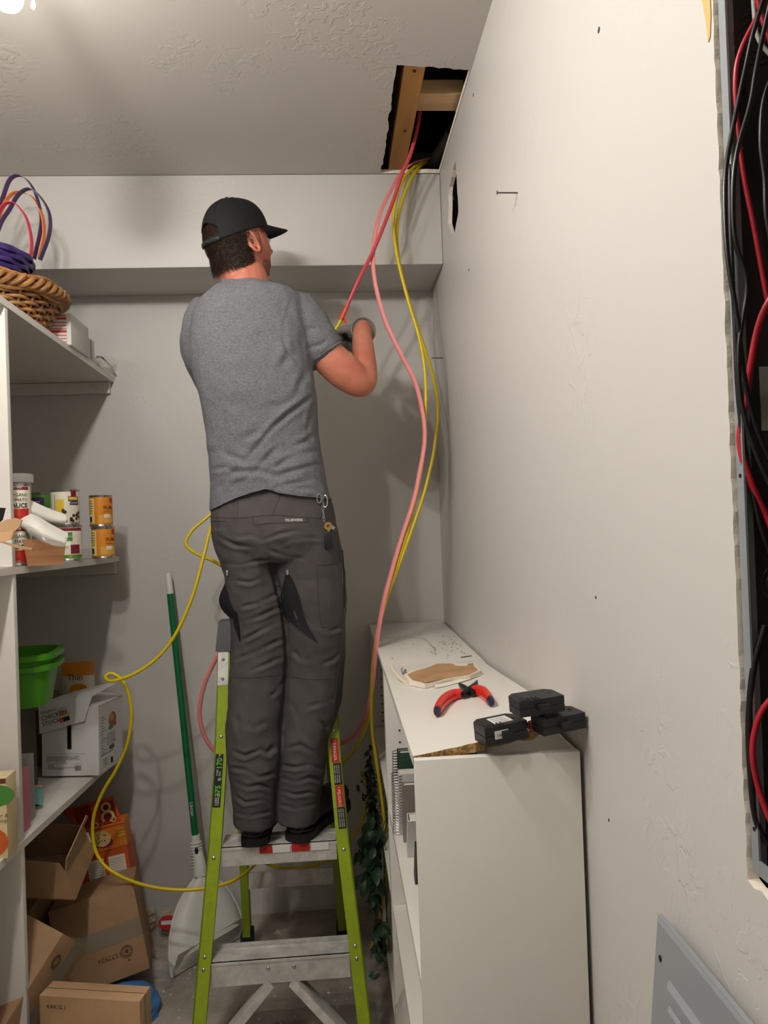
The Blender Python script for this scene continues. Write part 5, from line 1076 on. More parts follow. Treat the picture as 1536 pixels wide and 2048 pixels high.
# nut clamshells on the floor by the wall
NUT = mat('shelled_nuts', '#c8ac7c', rough=.7, var=(60, .3)); SHELL = mat('clear_clamshell', '#dcdad4', rough=.08, alpha=.22, spec=.9)
def clam(loc, r, h, label, red):
    random.seed(int(loc[0] * -1000)); t = thing('nut_container', label, 'container', loc, group='clear nut containers on the floor')
    obj('shell', MB().lathe([(.0001, .001), (r * .8, .001), (r * .92, h * .1), (r, h * .5), (r * 1.06, h * .52), (r * 1.06, h * .55), (r * .98, h * .57), (r * .85, h * .9), (r * .6, h), (.0001, h)], 28), SHELL, t, smooth=40)
    nm = MB()
    for k in range(120):
        a = random.uniform(0, 2 * PI); z = random.uniform(.06, .82) * h; rr = math.sqrt(random.random()) * r * (.72 if z < h * .5 else .62); s = random.uniform(.006, .010)
        nm.lathe([(.0001, -s), (s * .7, -s * .5), (s * .8, s * .2), (.0001, s)], 5, Matrix.Translation((rr * math.cos(a), rr * math.sin(a), z)) @ Euler((random.uniform(0, 6), random.uniform(0, 6), 0)).to_matrix().to_4x4())
    o = obj('nuts', nm, NUT, t); o['kind'] = 'stuff'
    if red:
        lb = Matrix.Translation((0, -r * .97, h * .70)) @ Matrix.Rotation(-.35, 4, 'X') @ RX90; disc(t, REP, lb, 0, 0, .032, .024, 'round_label'); plate(t, WHT, lb @ Matrix.Translation((0, 0, .0006)), -.022, -.006, .022, .007, 'label_band')
    return t
c1 = P(294, 1868, Z=0); c2 = P(331, 1874, Z=0)
clam((c1.x - .012, c1.y + .03, .001), .046, .082, 'clear container of pale nuts beside the taped box', False); clam((c2.x + .012, c2.y + .03, .001), .046, .082, 'clear container with a red label next to the dustpan', True)
# blue cloth bag and clear film on the floor
cbg = P(292, 1975, Z=0); tag(obj('blue_bag', crumple((P(285, 1990, Z=0).x - .03, 2.33, 0), .105, .10, .085, 1.7, amp=.1), mat('blue_fabric', '#4f86c6', rough=.55), world=True, smooth=True), 'blue bag squashed under the tilted box', 'bag')
tag(obj('plastic_film', crumple((P(322, 1950, Z=0).x, 2.47, 0), .055, .055, .075, 8.1, amp=.25), CLEAR, world=True, smooth=True), 'clear crumpled plastic film beside the blue bag', 'plastic film')
# produce and snack bags in the bay left of the upright, cut by the frame
t, fr_ = pouch('purple_bag', 'dark purple bag at the left frame edge under the low shelf', (-.92, 1.80, .44), 0, .12, .20, .06, mat('dark_purple_film', '#3a2435', rough=.35)); 
st_ = boxm('cardboard_box', 'brown box at the left frame edge under the purple bag', Matrix.Translation((-.98, 1.80, .002)), (.24, .16, .437))
t, fr_ = pouch('green_bag', 'green leafy produce bag at the left frame edge near the floor', (-.868, 1.69, .002), math.radians(8), .10, .40, .04, mat('green_film', '#3f5a35', rough=.35, var=(30, .4))); disc(t, YEP, Matrix.Translation((.028, -.026, .18)) @ RX90, 0, 0, .016, .02)
t, fr_ = pouch('pink_bag', 'pink bag at the left frame edge in the lower corner', (-.835, 1.63, .002), math.radians(4), .09, .22, .04, mat('pink_bag_film', '#b56a72', rough=.4))
# plaster crumbs on the floor
random.seed(15); cm = MB(); big = []
for i in range(420):
    p = P(random.uniform(300, 720), random.uniform(1860, 2060), Z=0); s = abs(random.gauss(0, .0025)) + .0008
    if p.x > BX0 - .01 or p.y > 2.84: continue
    v = [p + Vector((random.uniform(-s, s) * 1.6, random.uniform(-s, s) * 1.6, 0)) for _ in range(3)] + [p + Vector((0, 0, s * .8))]; cm.add(v, [(0, 1, 2), (0, 1, 3), (1, 2, 3), (2, 0, 3)])
o = obj('plaster_crumbs', cm, mat('plaster_crumb', '#cfc8bc', rough=.9), world=True); tag(o, 'white plaster crumbs scattered on the concrete floor', 'debris', kind='stuff')
for x, y, s, lab in ((555, 1866, .012, 'small plaster chunk on the floor behind the lower step'), (528, 1868, .006, 'tiny plaster chunk near the rear ladder foot'), (690, 1880, .007, 'small plaster chip by the right rear ladder foot')):
    p = P(x, y, Z=0); ch = MB(); ch.add([p + Vector((-s, -s * .7, .0005)), p + Vector((s, -s * .6, .0005)), p + Vector((s * .7, s, .0005)), p + Vector((-s * .8, s * .8, .0005)), p + Vector((-s * .5, -s * .3, s)), p + Vector((s * .6, -s * .2, s * .8)), p + Vector((0, s * .6, s * .9))], [(3, 2, 1, 0), (0, 1, 5, 4), (1, 2, 6, 5), (2, 3, 6), (3, 0, 4, 6), (4, 5, 6)])
    tag(obj('plaster_chunk', ch, MATS['plaster_crumb'], world=True), lab, 'debris')

# ================================================================== THE MAN ON THE LADDER
SKIN = mat('sun_reddened_skin', '#c07c63', rough=.5, sss=.06, var=(9, .14, '#b0604e'), bump=(140, .08))
SHIRT = mat('heather_grey_jersey', '#76777b', rough=.9, spec=.15, var=(330, .12, '#5d5e62', (.36, .64)), stretch=(.45, .45, 1.3), bump=(500, .15))
TROU = mat('charcoal_work_fabric', '#4b4747', rough=.72, spec=.3, var=(8, .10), bump=(600, .08))
MESHV = mat('black_mesh_vent', '#131318', rough=.7, bump=(900, .4)); SEAM = mat('seam_thread', '#443f3c', rough=.8); BOOT = mat('black_boot_leather', '#1b1b1d', rough=.5, bump=(120, .25)); SOLE = mat('boot_sole', '#121213', rough=.6); CAPM = mat('black_cap_fabric', '#191a1b', rough=.75, spec=.25, bump=(380, .35)); HAIR = mat('dark_brown_hair', '#2c1e16', rough=.6, spec=.25, var=(90, .45), stretch=(1, 1, .2)); GLV = mat('grey_knit_glove', '#77736a', rough=.85, bump=(260, .4)); GLVB = mat('black_glove_palm', '#1b1b1b', rough=.55)
man = thing('person', 'man in grey t-shirt, charcoal work trousers and black cap standing on the ladder pulling cable', 'person', (-.17, 2.17, .573))
def ring_px(xl, xr, y, Y, hd, n=28, e=2.4, yoff=0.0):
    a = P(xl, y, Y=Y); b = P(xr, y, Y=Y); c = (a + b) / 2; ax = (b - a) / 2; out = []
    for k in range(n):
        t = 2 * PI * k / n; cx_ = math.copysign(abs(math.cos(t)) ** (2 / e), math.cos(t)); sy = math.copysign(abs(math.sin(t)) ** (2 / e), math.sin(t)); out.append(c + ax * cx_ + Vector((0, hd * sy + yoff, 0)))
    return out
def interp_rows(rows, step=9):
    ys = [r[0] for r in rows]; out = []
    for y in np.arange(ys[0], ys[-1] + .01, step): out.append((y,) + tuple(float(np.interp(y, ys, [r[k] for r in rows])) for k in range(1, len(rows[0]))))
    return out
def loft(rows, grow=0.0, e=2.4, step=9):
    """rows: (y px, x left, x right, depth Y, half depth)"""
    return MB().rings([ring_px(xl - grow * 690, xr + grow * 690, y, Y, hd + grow, e=e) for (y, xl, xr, Y, hd) in interp_rows(rows, step)])
def merge(*mbs):
    o = MB()
    for m_ in mbs: o.add(m_.v, m_.f)
    return o
def limb(pts, radii, n=20, flat=1.0, sub=6):
    p = [q if isinstance(q, Vector) else P(q[0], q[1], Y=q[2]) for q in pts]; c = catmull(p, sub); rr = np.interp(np.linspace(0, len(p) - 1, len(c)), range(len(p)), radii)
    a = c[0] - (c[1] - c[0]).normalized() * rr[0] * .45; b = c[-1] + (c[-1] - c[-2]).normalized() * rr[-1] * .45
    return MB().tube([a] + c + [b], [rr[0] * .55] + list(rr) + [rr[-1] * .55], n, flat)
TORSO = [(566, 456, 534, 2.19, .05), (573, 438, 552, 2.19, .072), (580, 426, 585, 2.19, .088), (592, 410, 603, 2.19, .10), (606, 396, 613, 2.19, .112), (640, 384, 618, 2.19, .122), (680, 380, 622, 2.185, .126), (740, 386, 626, 2.18, .125), (790, 398, 634, 2.18, .122), (830, 407, 635, 2.185, .118), (870, 414, 637, 2.19, .115), (905, 417, 643, 2.195, .115), (950, 420, 650, 2.20, .120), (985, 422, 658, 2.205, .126), (1026, 421, 666, 2.205, .130)]
HIPS = [(960, 434, 648, 2.205, .105), (1000, 425, 662, 2.205, .118), (1040, 423, 671, 2.20, .125), (1080, 427, 681, 2.20, .125), (1110, 436, 686, 2.205, .112), (1130, 446, 688, 2.21, .09)]
LLEG = [(1060, 425, 545, 2.20, .108), (1110, 437, 552, 2.205, .105), (1150, 449, 556, 2.21, .100), (1200, 455, 566, 2.215, .097), (1250, 462, 577, 2.22, .094), (1300, 463, 580, 2.22, .092), (1350, 458, 576, 2.215, .090), (1400, 455, 571, 2.205, .088), (1450, 452, 567, 2.195, .088), (1500, 453, 565, 2.185, .088), (1545, 459, 560, 2.175, .086), (1585, 463, 556, 2.17, .084), (1620, 468, 552, 2.165, .080), (1653, 468, 549, 2.16, .076)]
RLEG = [(1060, 540, 672, 2.20, .112), (1110, 546, 685, 2.205, .108), (1150, 548, 690, 2.21, .104), (1200, 558, 695, 2.215, .100), (1250, 568, 691, 2.22, .096), (1300, 573, 690, 2.225, .093), (1350, 573, 688, 2.225, .090), (1400, 568, 684, 2.22, .088), (1440, 565, 672, 2.215, .088), (1480, 563, 655, 2.205, .086), (1520, 561, 653, 2.20, .086), (1560, 556, 647, 2.195, .084), (1600, 553, 641, 2.19, .082), (1640, 552, 637, 2.185, .078)]
R_SH = [(586, 612, 2.195), (606, 640, 2.195), (630, 680, 2.20), (648, 706, 2.205)]
L_SH = [(425, 618, 2.20), (407, 650, 2.21), (404, 700, 2.24), (424, 752, 2.29), (436, 775, 2.32)]
# ---- shirt
sh = merge(loft(TORSO), limb(R_SH, [.062, .070, .0675, .064]), limb(L_SH, [.058, .062, .062, .060, .058]))
shirt_me = remeshed(sh, .0042, 12, 'tshirt')
hem_x = [400, 421, 440, 470, 500, 530, 545, 560, 600, 640, 664, 690]; hem_y = [1024, 1021, 1011, 997, 986, 978, 980, 986, 992, 995, 999, 1002]
co = get_co(shirt_me); x, y = proj_np(co); lim = np.interp(x, hem_x, hem_y); over = np.clip(y - lim, 0, None); over[y < 900] = 0
co[:, 2] += over / FPX * co[:, 1]; set_co(shirt_me, co)
SF = [([(632, 788), (606, 806), (575, 828), (545, 856), (512, 896), (478, 936), (448, 965), (424, 990)], 6, .010), ([(640, 902), (600, 908), (570, 922), (545, 940)], 6, .006), ([(648, 925), (610, 935), (575, 945), (530, 955)], 6, .006), ([(560, 890), (530, 920), (505, 950), (470, 972)], 7, .007), ([(418, 905), (440, 902), (470, 915), (500, 925)], 7, .006), ([(430, 955), (470, 945), (520, 942), (560, 955), (590, 962)], 7, .007), ([(618, 735), (600, 770), (590, 800), (560, 812), (530, 808)], 9, .006), ([(590, 690), (575, 715), (560, 740)], 10, .005), ([(632, 800), (622, 830), (616, 860), (618, 890)], 6, .006), ([(545, 985), (555, 975), (590, 975), (640, 980)], 5, .005), ([(640, 860), (615, 880), (585, 895)], 6, .005), ([(480, 880), (520, 862), (560, 838)], 9, .005), ([(586, 590), (570, 640), (567, 680), (575, 705), (598, 722)], 5, .004), ([(600, 700), (640, 690), (668, 672)], 6, .004), ([(612, 660), (640, 655), (660, 650)], 8, .004), ([(640, 955), (600, 965), (560, 970)], 5, .005), ([(420, 940), (450, 935), (480, 948)], 6, .005), ([(455, 575), (500, 572), (535, 575)], 2.2, .0018)]
folds(shirt_me, [(p_, w_ * .8, d_ * .85) for p_, w_, d_ in SF])
shirt = obj('tshirt', shirt_me, SHIRT, man, world=True); shirt['label'] = 'heather grey short-sleeved t-shirt'
shirt_w = shirt_me.copy(); shirt_w.transform(WM[man]); shirt_bvh = BVHTree.FromPolygons([v.co.copy() for v in shirt_w.vertices], [p.vertices[:] for p in shirt_w.polygons])
# ---- trousers
tr = merge(loft(HIPS), loft(LLEG, e=2.2), loft(RLEG, e=2.2))
tr_me = remeshed(tr, .0040, 9, 'trousers')
TF = [([(527, 1085), (540, 1125), (548, 1150), (560, 1195), (570, 1250), (575, 1320), (570, 1380), (566, 1430), (564, 1490), (559, 1545), (552, 1590), (549, 1640)], 5, .006), ([(470, 1075), (500, 1070), (526, 1080), (560, 1068), (600, 1060)], 6, .006), ([(430, 1070), (470, 1090), (510, 1095)], 6, .007), ([(536, 1100), (570, 1112), (610, 1118)], 6, .005), ([(445, 1128), (480, 1130), (520, 1120), (545, 1122)], 5, .006), ([(462, 1160), (500, 1165), (540, 1148)], 6, .005), ([(480, 1215), (520, 1205), (556, 1185)], 6, .008), ([(480, 1245), (520, 1232), (562, 1212)], 6, .008), ([(476, 1285), (520, 1262), (568, 1238)], 6, .008), ([(470, 1320), (515, 1302), (570, 1275)], 6, .008), ([(490, 1345), (530, 1330), (572, 1310)], 6, .006), ([(585, 1300), (600, 1318), (620, 1322)], 7, .006), ([(630, 1250), (645, 1262), (665, 1262), (688, 1250)], 6, .006), ([(640, 1330), (665, 1320), (688, 1300)], 6, .005), ([(540, 1395), (555, 1380), (568, 1360)], 6, .006), ([(470, 1440), (510, 1455), (540, 1440)], 9, .004),
      ([(458, 1500), (490, 1512), (520, 1500), (556, 1515)], 6, .009), ([(460, 1535), (490, 1540), (520, 1555), (552, 1545)], 6, .010), ([(462, 1562), (495, 1575), (520, 1570), (550, 1580)], 6, .010), ([(466, 1590), (490, 1605), (525, 1600), (548, 1612)], 5, .009), ([(470, 1625), (500, 1632), (545, 1622)], 5, .006), ([(564, 1500), (600, 1490), (640, 1512)], 7, .008), ([(558, 1530), (590, 1535), (620, 1530), (650, 1540)], 6, .010), ([(556, 1552), (590, 1565), (620, 1555), (646, 1562)], 6, .010), ([(554, 1580), (590, 1590), (620, 1585), (640, 1592)], 5, .009), ([(555, 1608), (590, 1618), (636, 1608)], 5, .006), ([(515, 1490), (535, 1505), (552, 1490)], 8, .010), ([(640, 1440), (655, 1455), (668, 1440)], 7, .007), ([(580, 1400), (600, 1440), (610, 1480)], 9, .004), ([(480, 1400), (475, 1440), (480, 1480)], 9, .004), ([(610, 1415), (640, 1408), (670, 1395)], 7, .004), ([(560, 1092), (580, 1080), (620, 1075), (650, 1078)], 6, .004), ([(575, 1165), (590, 1210), (602, 1250), (618, 1272)], 4, .005)]
folds(tr_me, [(p_, w_ * (.62 if k_ else 1), d_ * (.75 if k_ else 1)) for k_, (p_, w_, d_) in enumerate(TF)])
trou = obj('trousers', tr_me, TROU, man, world=True); trou['label'] = 'charcoal work trousers with open black zip vents'
tw_ = tr_me.copy(); tw_.transform(WM[man]); TBVH = BVHTree.FromPolygons([v.co.copy() for v in tw_.vertices], [p.vertices[:] for p in tw_.polygons])
def hit(x, y, bvh=None, eps=.0015):
    b = bvh or TBVH; d = ray(x, y); loc, nrm, i, dist = b.ray_cast(CP, d)
    if loc is None: return None, None
    if nrm.dot(d) > 0: nrm = -nrm
    return loc + nrm * eps, nrm
def patch(name, left, right, m, parent, bvh=None, eps=.002, nx=6, dome=0.0, ny=14):
    """cloth patch between two pixel polylines laid on the trousers"""
    Lp = catmull([Vector((a, b, 0)) for a, b in left], 8); Rp = catmull([Vector((a, b, 0)) for a, b in right], 8); rows = []
    for i in range(ny + 1):
        a = Lp[int(round(i / ny * (len(Lp) - 1)))]; b = Rp[int(round(i / ny * (len(Rp) - 1)))]; row = []
        for j in range(nx + 1):
            q = a.lerp(b, j / nx); h_, n_ = hit(q.x, q.y, bvh, eps + dome * math.sin(PI * j / nx) * math.sin(PI * i / ny))
            row.append(h_)
        rows.append(row)
    flat = [p for r in rows for p in r if p is not None]
    if not flat: return None
    for r in rows:
        for j, p in enumerate(r):
            if p is None: r[j] = min(flat, key=lambda q: (q - (r[j - 1] if j and r[j - 1] is not None else flat[0])).length).copy()
    return obj(name, MB().grid(rows), m, parent, smooth=60, world=True)
def line_on(name, pix, r, m, parent, bvh=None, eps=.0004):
    pts = []
    for q in catmull([Vector((a, b, 0)) for a, b in pix], 7):
        h_, n_ = hit(q.x, q.y, bvh, eps)
        if h_ is not None and (not pts or (h_ - pts[-1]).length < .05): pts.append(h_)
    return obj(name, MB().tube(pts, r, 5), m, parent, world=True) if len(pts) > 2 else None
ZIP = mat('dark_zip', '#2a2a2c', rough=.4)
patch('zip_vent', [(575, 1142), (568, 1170), (563, 1200), (566, 1225), (580, 1245), (605, 1262), (633, 1284)], [(577, 1142), (588, 1165), (598, 1192), (606, 1222), (612, 1245), (622, 1262), (635, 1284)], MESHV, trou, dome=-.0)
line_on('zip', [(576, 1142), (588, 1165), (598, 1192), (606, 1222), (614, 1248), (635, 1284)], .0013, ZIP, trou, eps=.002); line_on('zip', [(575, 1142), (567, 1172), (563, 1202), (567, 1227), (582, 1247), (634, 1284)], .0013, ZIP, trou, eps=.002)
# left vent gapes open past the outline of the thigh
gv = []
for (x0, x1, y) in ((455, 457, 1143), (450, 463, 1165), (440, 468, 1188), (438, 472, 1205), (446, 474, 1222), (460, 476, 1238), (466, 478, 1262), (476, 479, 1282)):
    yy = 2.165; gv.append([P(x0, y, Y=yy + .02), P((x0 + x1) / 2, y, Y=yy - .012 + .0), P(x1, y, Y=yy - .028)])
rows = [list(c) for c in zip(*[catmull([r[k] for r in gv], 4) for k in range(3)])]
obj('zip_vent', MB().grid(rows, .0015, (0, 1, 0)), MESHV, trou, world=True, smooth=60)
for a in ((576, 1141), (456, 1142)):
    h_, n_ = hit(*a, eps=.003)
    if h_ is not None: obj('zip_pull', MB().box(tuple(h_ + Vector((-.003, -.002, -.012))), tuple(h_ + Vector((.003, .001, .002))), bevel=.001), STEEL, trou, world=True)
for pix in ([(424, 1034), (470, 1036), (500, 1034), (545, 1030), (600, 1034), (668, 1038)], [(545, 1030), (552, 1012), (560, 992)], [(475, 1000), (475, 1036)], [(424, 1042), (450, 1042), (460, 1050), (461, 1062)], [(506, 1035), (508, 1050), (540, 1046), (612, 1044), (614, 1036)], [(633, 1130), (660, 1128), (682, 1122)], [(633, 1130), (636, 1190), (640, 1240), (648, 1254), (680, 1240)], [(460, 1352), (500, 1355), (566, 1348)], [(580, 1352), (620, 1358), (670, 1356)], [(672, 1050), (680, 1120), (684, 1220), (680, 1300), (672, 1380), (664, 1440)]):
    line_on('seam', pix, .0011, SEAM, trou)
line_on('pocket_zip', [(684, 1100), (687, 1140), (688, 1180), (688, 1215)], .002, MESHV, trou, eps=.0008)
# brand lettering wrapped onto the seat
def cloth_text(s, size, x, y, m, roll=0.0, bold=0.0):
    h0, n0 = hit(x, y)
    if h0 is None: return
    xv = Vector((1, 0, -.035)); xv = (xv - n0 * xv.dot(n0)).normalized(); yv = n0.cross(xv); mm = Matrix((xv, yv, n0)).transposed().to_4x4(); mm.translation = h0 + n0 * .001; me = text_mesh(s, size, 'LEFT', bold); me.materials.clear(); me.materials.append(m); me.transform(mm @ Matrix.Rotation(roll, 4, 'Z'))
    for v in me.vertices:
        d = (v.co - CP).normalized(); l_, n_, i_, _ = TBVH.ray_cast(CP, d)
        if l_ is not None: v.co = l_ - d * .0012
    obj('lettering', me, m, trou, world=True)
cloth_text('TRUEWERK', .0095, 570, 1043, mat('pale_print', '#b9b5b0', rough=.6), .02, .0003); cloth_text('TRUEWERK', .008, 683, 1140, MATS['pale_print'], -PI / 2 - .02)
# ---- boots
def boot(heel_px, heelY, yaw, label):
    hp_ = P(*heel_px, Y=heelY); b = Vector((hp_.x, hp_.y, .5725)); R = Matrix.Translation(b) @ Matrix.Rotation(-yaw, 4, 'Z')
    L = .295; secs = []
    for (t, w, h, bz) in ((0.0, .026, .06, .024), (.03, .034, .085, .024), (.1, .038, .12, .024), (.22, .039, .135, .024), (.34, .038, .125, .024), (.45, .039, .095, .024), (.6, .045, .075, .022), (.75, .049, .062, .022), (.88, .045, .056, .024), (.96, .03, .045, .026), (1.0, .012, .035, .028)):
        secs.append([R @ Vector((w * math.copysign(abs(math.cos(a)) ** .7, math.cos(a)), L * t, bz + (h - 0) * (.5 + .5 * math.copysign(abs(math.sin(a)) ** .7, math.sin(a))))) for a in np.linspace(0, 2 * PI, 20, endpoint=False)])
    o = obj('boot', MB().rings(secs), BOOT, man, world=True, smooth=60); o['label'] = label
    sl = []
    for (t, w) in ((-.015, .02), (.02, .036), (.12, .04), (.3, .036), (.45, .037), (.62, .048), (.78, .052), (.9, .047), (.98, .03), (1.01, .012)): sl.append([R @ Vector((w * sx, L * t, z)) for sx, z in ((-1, 0.0), (1, 0.0), (1.0, .024), (-1.0, .024))])
    obj('sole', MB().rings(sl), SOLE, o, world=True)
    for k, z in enumerate((.032, .05)):
        obj('stitch_band', MB().tube([R @ Vector((.0405 * math.cos(a), .036 + .042 * math.sin(a), z)) for a in np.linspace(PI, 2 * PI, 15)], .0016, 5), mat('grey_stitch', '#3c3c40', rough=.6), o, world=True)
    obj('lug_row', merge(*[MB().box((-.035, L * t, -.001), (.035, L * t + .012, .006), R) for t in (.03, .12, .55, .68, .8)]), SOLE, o, world=True)
    obj('collar', MB().tube([R @ Vector((.040 * math.cos(a), .072 + .046 * math.sin(a), .128)) for a in np.linspace(0, 2 * PI, 25)], .007, 7, caps=False), BOOT, o, world=True, smooth=True)
    return R
boot((507, 1686), 2.118, math.radians(4), 'left black work boot with stitched heel'); boot((590, 1672), 2.132, math.radians(27), 'right black work boot turned outwards')
# ---- head (local frame: +y face, +z up, origin between the ears)
HC = P(478, 490, Y=2.195); HR = Matrix.Translation(HC) @ Matrix.Rotation(-math.radians(52), 4, 'Z') @ Matrix.Rotation(math.radians(15), 4, 'X') @ Matrix.Scale(.955, 4)
def head_pt(th, ph, grow=0.0, feat=True):
    """th azimuth (0 = face), ph elevation"""
    x_, y_, z_ = math.sin(th) * math.cos(ph), math.cos(th) * math.cos(ph), math.sin(ph)
    X_ = x_ * .0765; Y_ = y_ * (.097 if y_ > 0 else .102); Z_ = z_ * (.122 if z_ > 0 else .125)
    if z_ < 0:
        t = -z_; X_ *= 1 - .28 * t ** 1.3; 
        if y_ < 0: Y_ *= 1 - .42 * t ** 1.2
        else: Y_ += .012 * t
    if feat and y_ > .5:
        g = lambda cx, cz, sx, sz: math.exp(-((x_ - cx) / sx) ** 2 - ((z_ - cz) / sz) ** 2)
        Y_ += .024 * g(0, -.22, .12, .10) + .012 * g(0, -.08, .09, .16) + .006 * g(0, .12, .5, .09) + .008 * g(0, -.52, .22, .05) + .006 * g(0, -.60, .2, .04) - .010 * g(.34, .0, .16, .09) - .010 * g(-.34, .0, .16, .09) + .010 * g(0, -.82, .3, .12) + .005 * g(.5, -.2, .2, .14) + .005 * g(-.5, -.2, .2, .14)
    v = Vector((X_, Y_, Z_)); return v + v.normalized() * grow
def head_grid(n=72, m=48, grow=0.0, feat=True): return [[head_pt(2 * PI * j / n, -PI / 2 + PI * i / m, grow, feat) for j in range(n)] for i in range(m + 1)]
hd_mb = MB(); g_ = head_grid(); hd_mb.rings([[HR @ p for p in r] for r in g_[1:-1]])
def ear(s):
    mb = MB(); c = []
    for k in range(25):
        a = k / 24 * 2 * PI; c.append(HR @ Vector((s * (.079 + .010 * max(0, -math.sin(a + .2))), -.006 - .017 * math.cos(a) * (1.0) - .004 * math.sin(a), -.012 + .032 * math.sin(a + .15))))
    mb.tube(c, .0052, 8, caps=False); q = [HR @ Vector((s * .078, -.006 + .012 * math.cos(a), -.012 + .025 * math.sin(a))) for a in np.linspace(0, 2 * PI, 13)[:-1]]
    q2 = [p + (HR.to_3x3() @ Vector((s * .006, 0, 0))) for p in q]; mb.rings([q, q2]); return mb
neck = limb([HR @ Vector((0, -.028, -.045)), HR @ Vector((0, -.034, -.085)), P(490, 556, Y=2.19), P(495, 590, Y=2.19)], [.058, .058, .064, .075])
# under-body, one continuous skin: head, neck, torso, arms and legs
sk_t = [(y, xl + 12, xr - 12, Y, hd - .02) for (y, xl, xr, Y, hd) in TORSO if y > 575]; sk_h = [(y, xl + 14, xr - 14, Y, hd - .022) for (y, xl, xr, Y, hd) in HIPS]
sk_l = [(y, xl + 16, xr - 16, Y, hd - .028) for (y, xl, xr, Y, hd) in LLEG]; sk_r = [(y, xl + 16, xr - 16, Y, hd - .028) for (y, xl, xr, Y, hd) in RLEG]
R_ARM = [(590, 620, 2.195), (625, 672, 2.20), (655, 712, 2.205), (690, 744, 2.215), (718, 764, 2.225), (727, 752, 2.245), (727, 715, 2.29), (725, 680, 2.345), (724, 655, 2.385)]
R_RAD = [.045, .050, .0535, .0545, .046, .043, .0375, .0325, .030]
L_ARM = [(420, 630, 2.205), (412, 690, 2.24), (432, 760, 2.31), (445, 785, 2.36), (490, 770, 2.42), (545, 735, 2.46), (580, 715, 2.475)]
L_RAD = [.045, .048, .047, .045, .042, .036, .030]
rwp = P(724, 655, Y=2.385); lwp = P(580, 715, Y=2.475)
body = merge(hd_mb, ear(1), ear(-1), neck, loft(sk_t), loft(sk_h), loft(sk_l, e=2.1), loft(sk_r, e=2.1), limb(R_ARM, R_RAD), limb(L_ARM, L_RAD))
body_me = remeshed(body, .004, 5, 'body'); bo = obj('body', body_me, SKIN, man, world=True); bo['label'] = 'sun-reddened skin of arms, neck and face'
# eyes, brows, mouth, beard
for s in (-1, 1):
    e_ = obj('eye', MB().lathe([(.0115 * math.sin(a) + .00001, -.0115 * math.cos(a)) for a in np.linspace(0, PI, 12)], 16, HR @ Matrix.Translation((s * .031, .081, .0))), mat('eye_white', '#d8d2ca', rough=.2), man, world=True, smooth=True)
    obj('iris', MB().lathe([(.0001, .0008), (.0055, .0002), (.0056, -.001)], 14, HR @ Matrix.Translation((s * .031, .0925, .0)) @ Matrix.Rotation(-PI / 2, 4, 'X')), mat('iris', '#3a4a50', rough=.15), e_, world=True)
    obj('eyebrow', MB().tube([HR @ (head_pt(s * t, .17, .002)) for t in np.linspace(.16, .55, 7)], [.002, .0035, .004, .004, .0035, .003, .0015], 6, .7), HAIR, man, world=True, smooth=True)
obj('lips', MB().tube([HR @ head_pt(t, -.60, -.001) for t in np.linspace(-.3, .3, 9)], [.001, .003, .004, .0045, .004, .0045, .004, .003, .001], 7), mat('lip_skin', '#a75a4e', rough=.45), man, world=True, smooth=True)
BEARD = mat('short_stubble', '#8a5842', rough=.8, bump=(400, .6), var=(160, .25))
rows = []
for i in range(13):
    ph = -1.05 + i * .055; rows.append([HR @ head_pt(t, ph, -.0022 + .0052 * min(1, i / 3, (12 - i) / 5 + .15 * math.sin(t * 40)) * min(1, (1.36 - abs(t)) / .16)) for t in np.linspace(-1.36, 1.36, 61)])
obj('beard', MB().grid(rows), BEARD, man, world=True, smooth=60)
for s in (-1, 1): obj('sideburn', MB().grid([[HR @ head_pt(s * t, ph, -.002 + .0042 * math.sin(PI * (t - 1.2) / .28) * min(1, (ph + .46) / .2)) for t in np.linspace(1.2, 1.48, 9)] for ph in np.linspace(-.44, .16, 14)]), BEARD, man, world=True, smooth=60)
# hair shell with strands
random.seed(31); hm = MB(); NJ, NI = 60, 22; rows = []
def hair_pt(th, ph, g):
    p = head_pt(th, ph, g, False)
    if p.z < -.02:                                   # hair runs down over the nape
        q = Vector((p.x, p.y + .032)); R_ = .0635 + g
        if q.length < R_ and p.y < .01: q = q.normalized() * (q.length + (R_ - q.length) * min(1, (-.02 - p.z) / .02)); p.x, p.y = q.x, q.y - .032
    return p
for i in range(NI + 1):
    rows.append([HR @ (hair_pt(PI - 1.46 + 2.92 * j / NJ, (-.60 + .10 * abs(2 * j / NJ - 1)) + (.80 - .10 * abs(2 * j / NJ - 1)) * i / NI, .001 + .004 * min(1, i / 4) + .0035 * math.sin(j * 2.3 + i) * math.sin(i * 1.9 + j * .7) - (.004 if i == 0 or j in (0, NJ) else 0))) for j in range(NJ + 1)])
hm.grid(rows)
for k in range(5200):
    th = PI + random.uniform(-1.46, 1.46); ph = random.uniform(-.60 + .10 * abs(th - PI) / 1.46, .55); p = hair_pt(th, ph, .006); dth = random.gauss(0, .10); p2 = hair_pt(th + dth * .5, ph - .07, .009 + random.uniform(0, .004)); p3 = hair_pt(th + dth, ph - random.uniform(.11, .17), .006 + random.uniform(0, .005))
    w_ = Vector((math.cos(th), -math.sin(th), 0)) * .0007
    a, b, c = HR @ p, HR @ p2, HR @ p3; w_ = HR.to_3x3() @ w_
    hm.add([a - w_, a + w_, b + w_, b - w_, c], [(0, 1, 2, 3), (3, 2, 4)])
obj('hair', hm, HAIR, man, world=True)
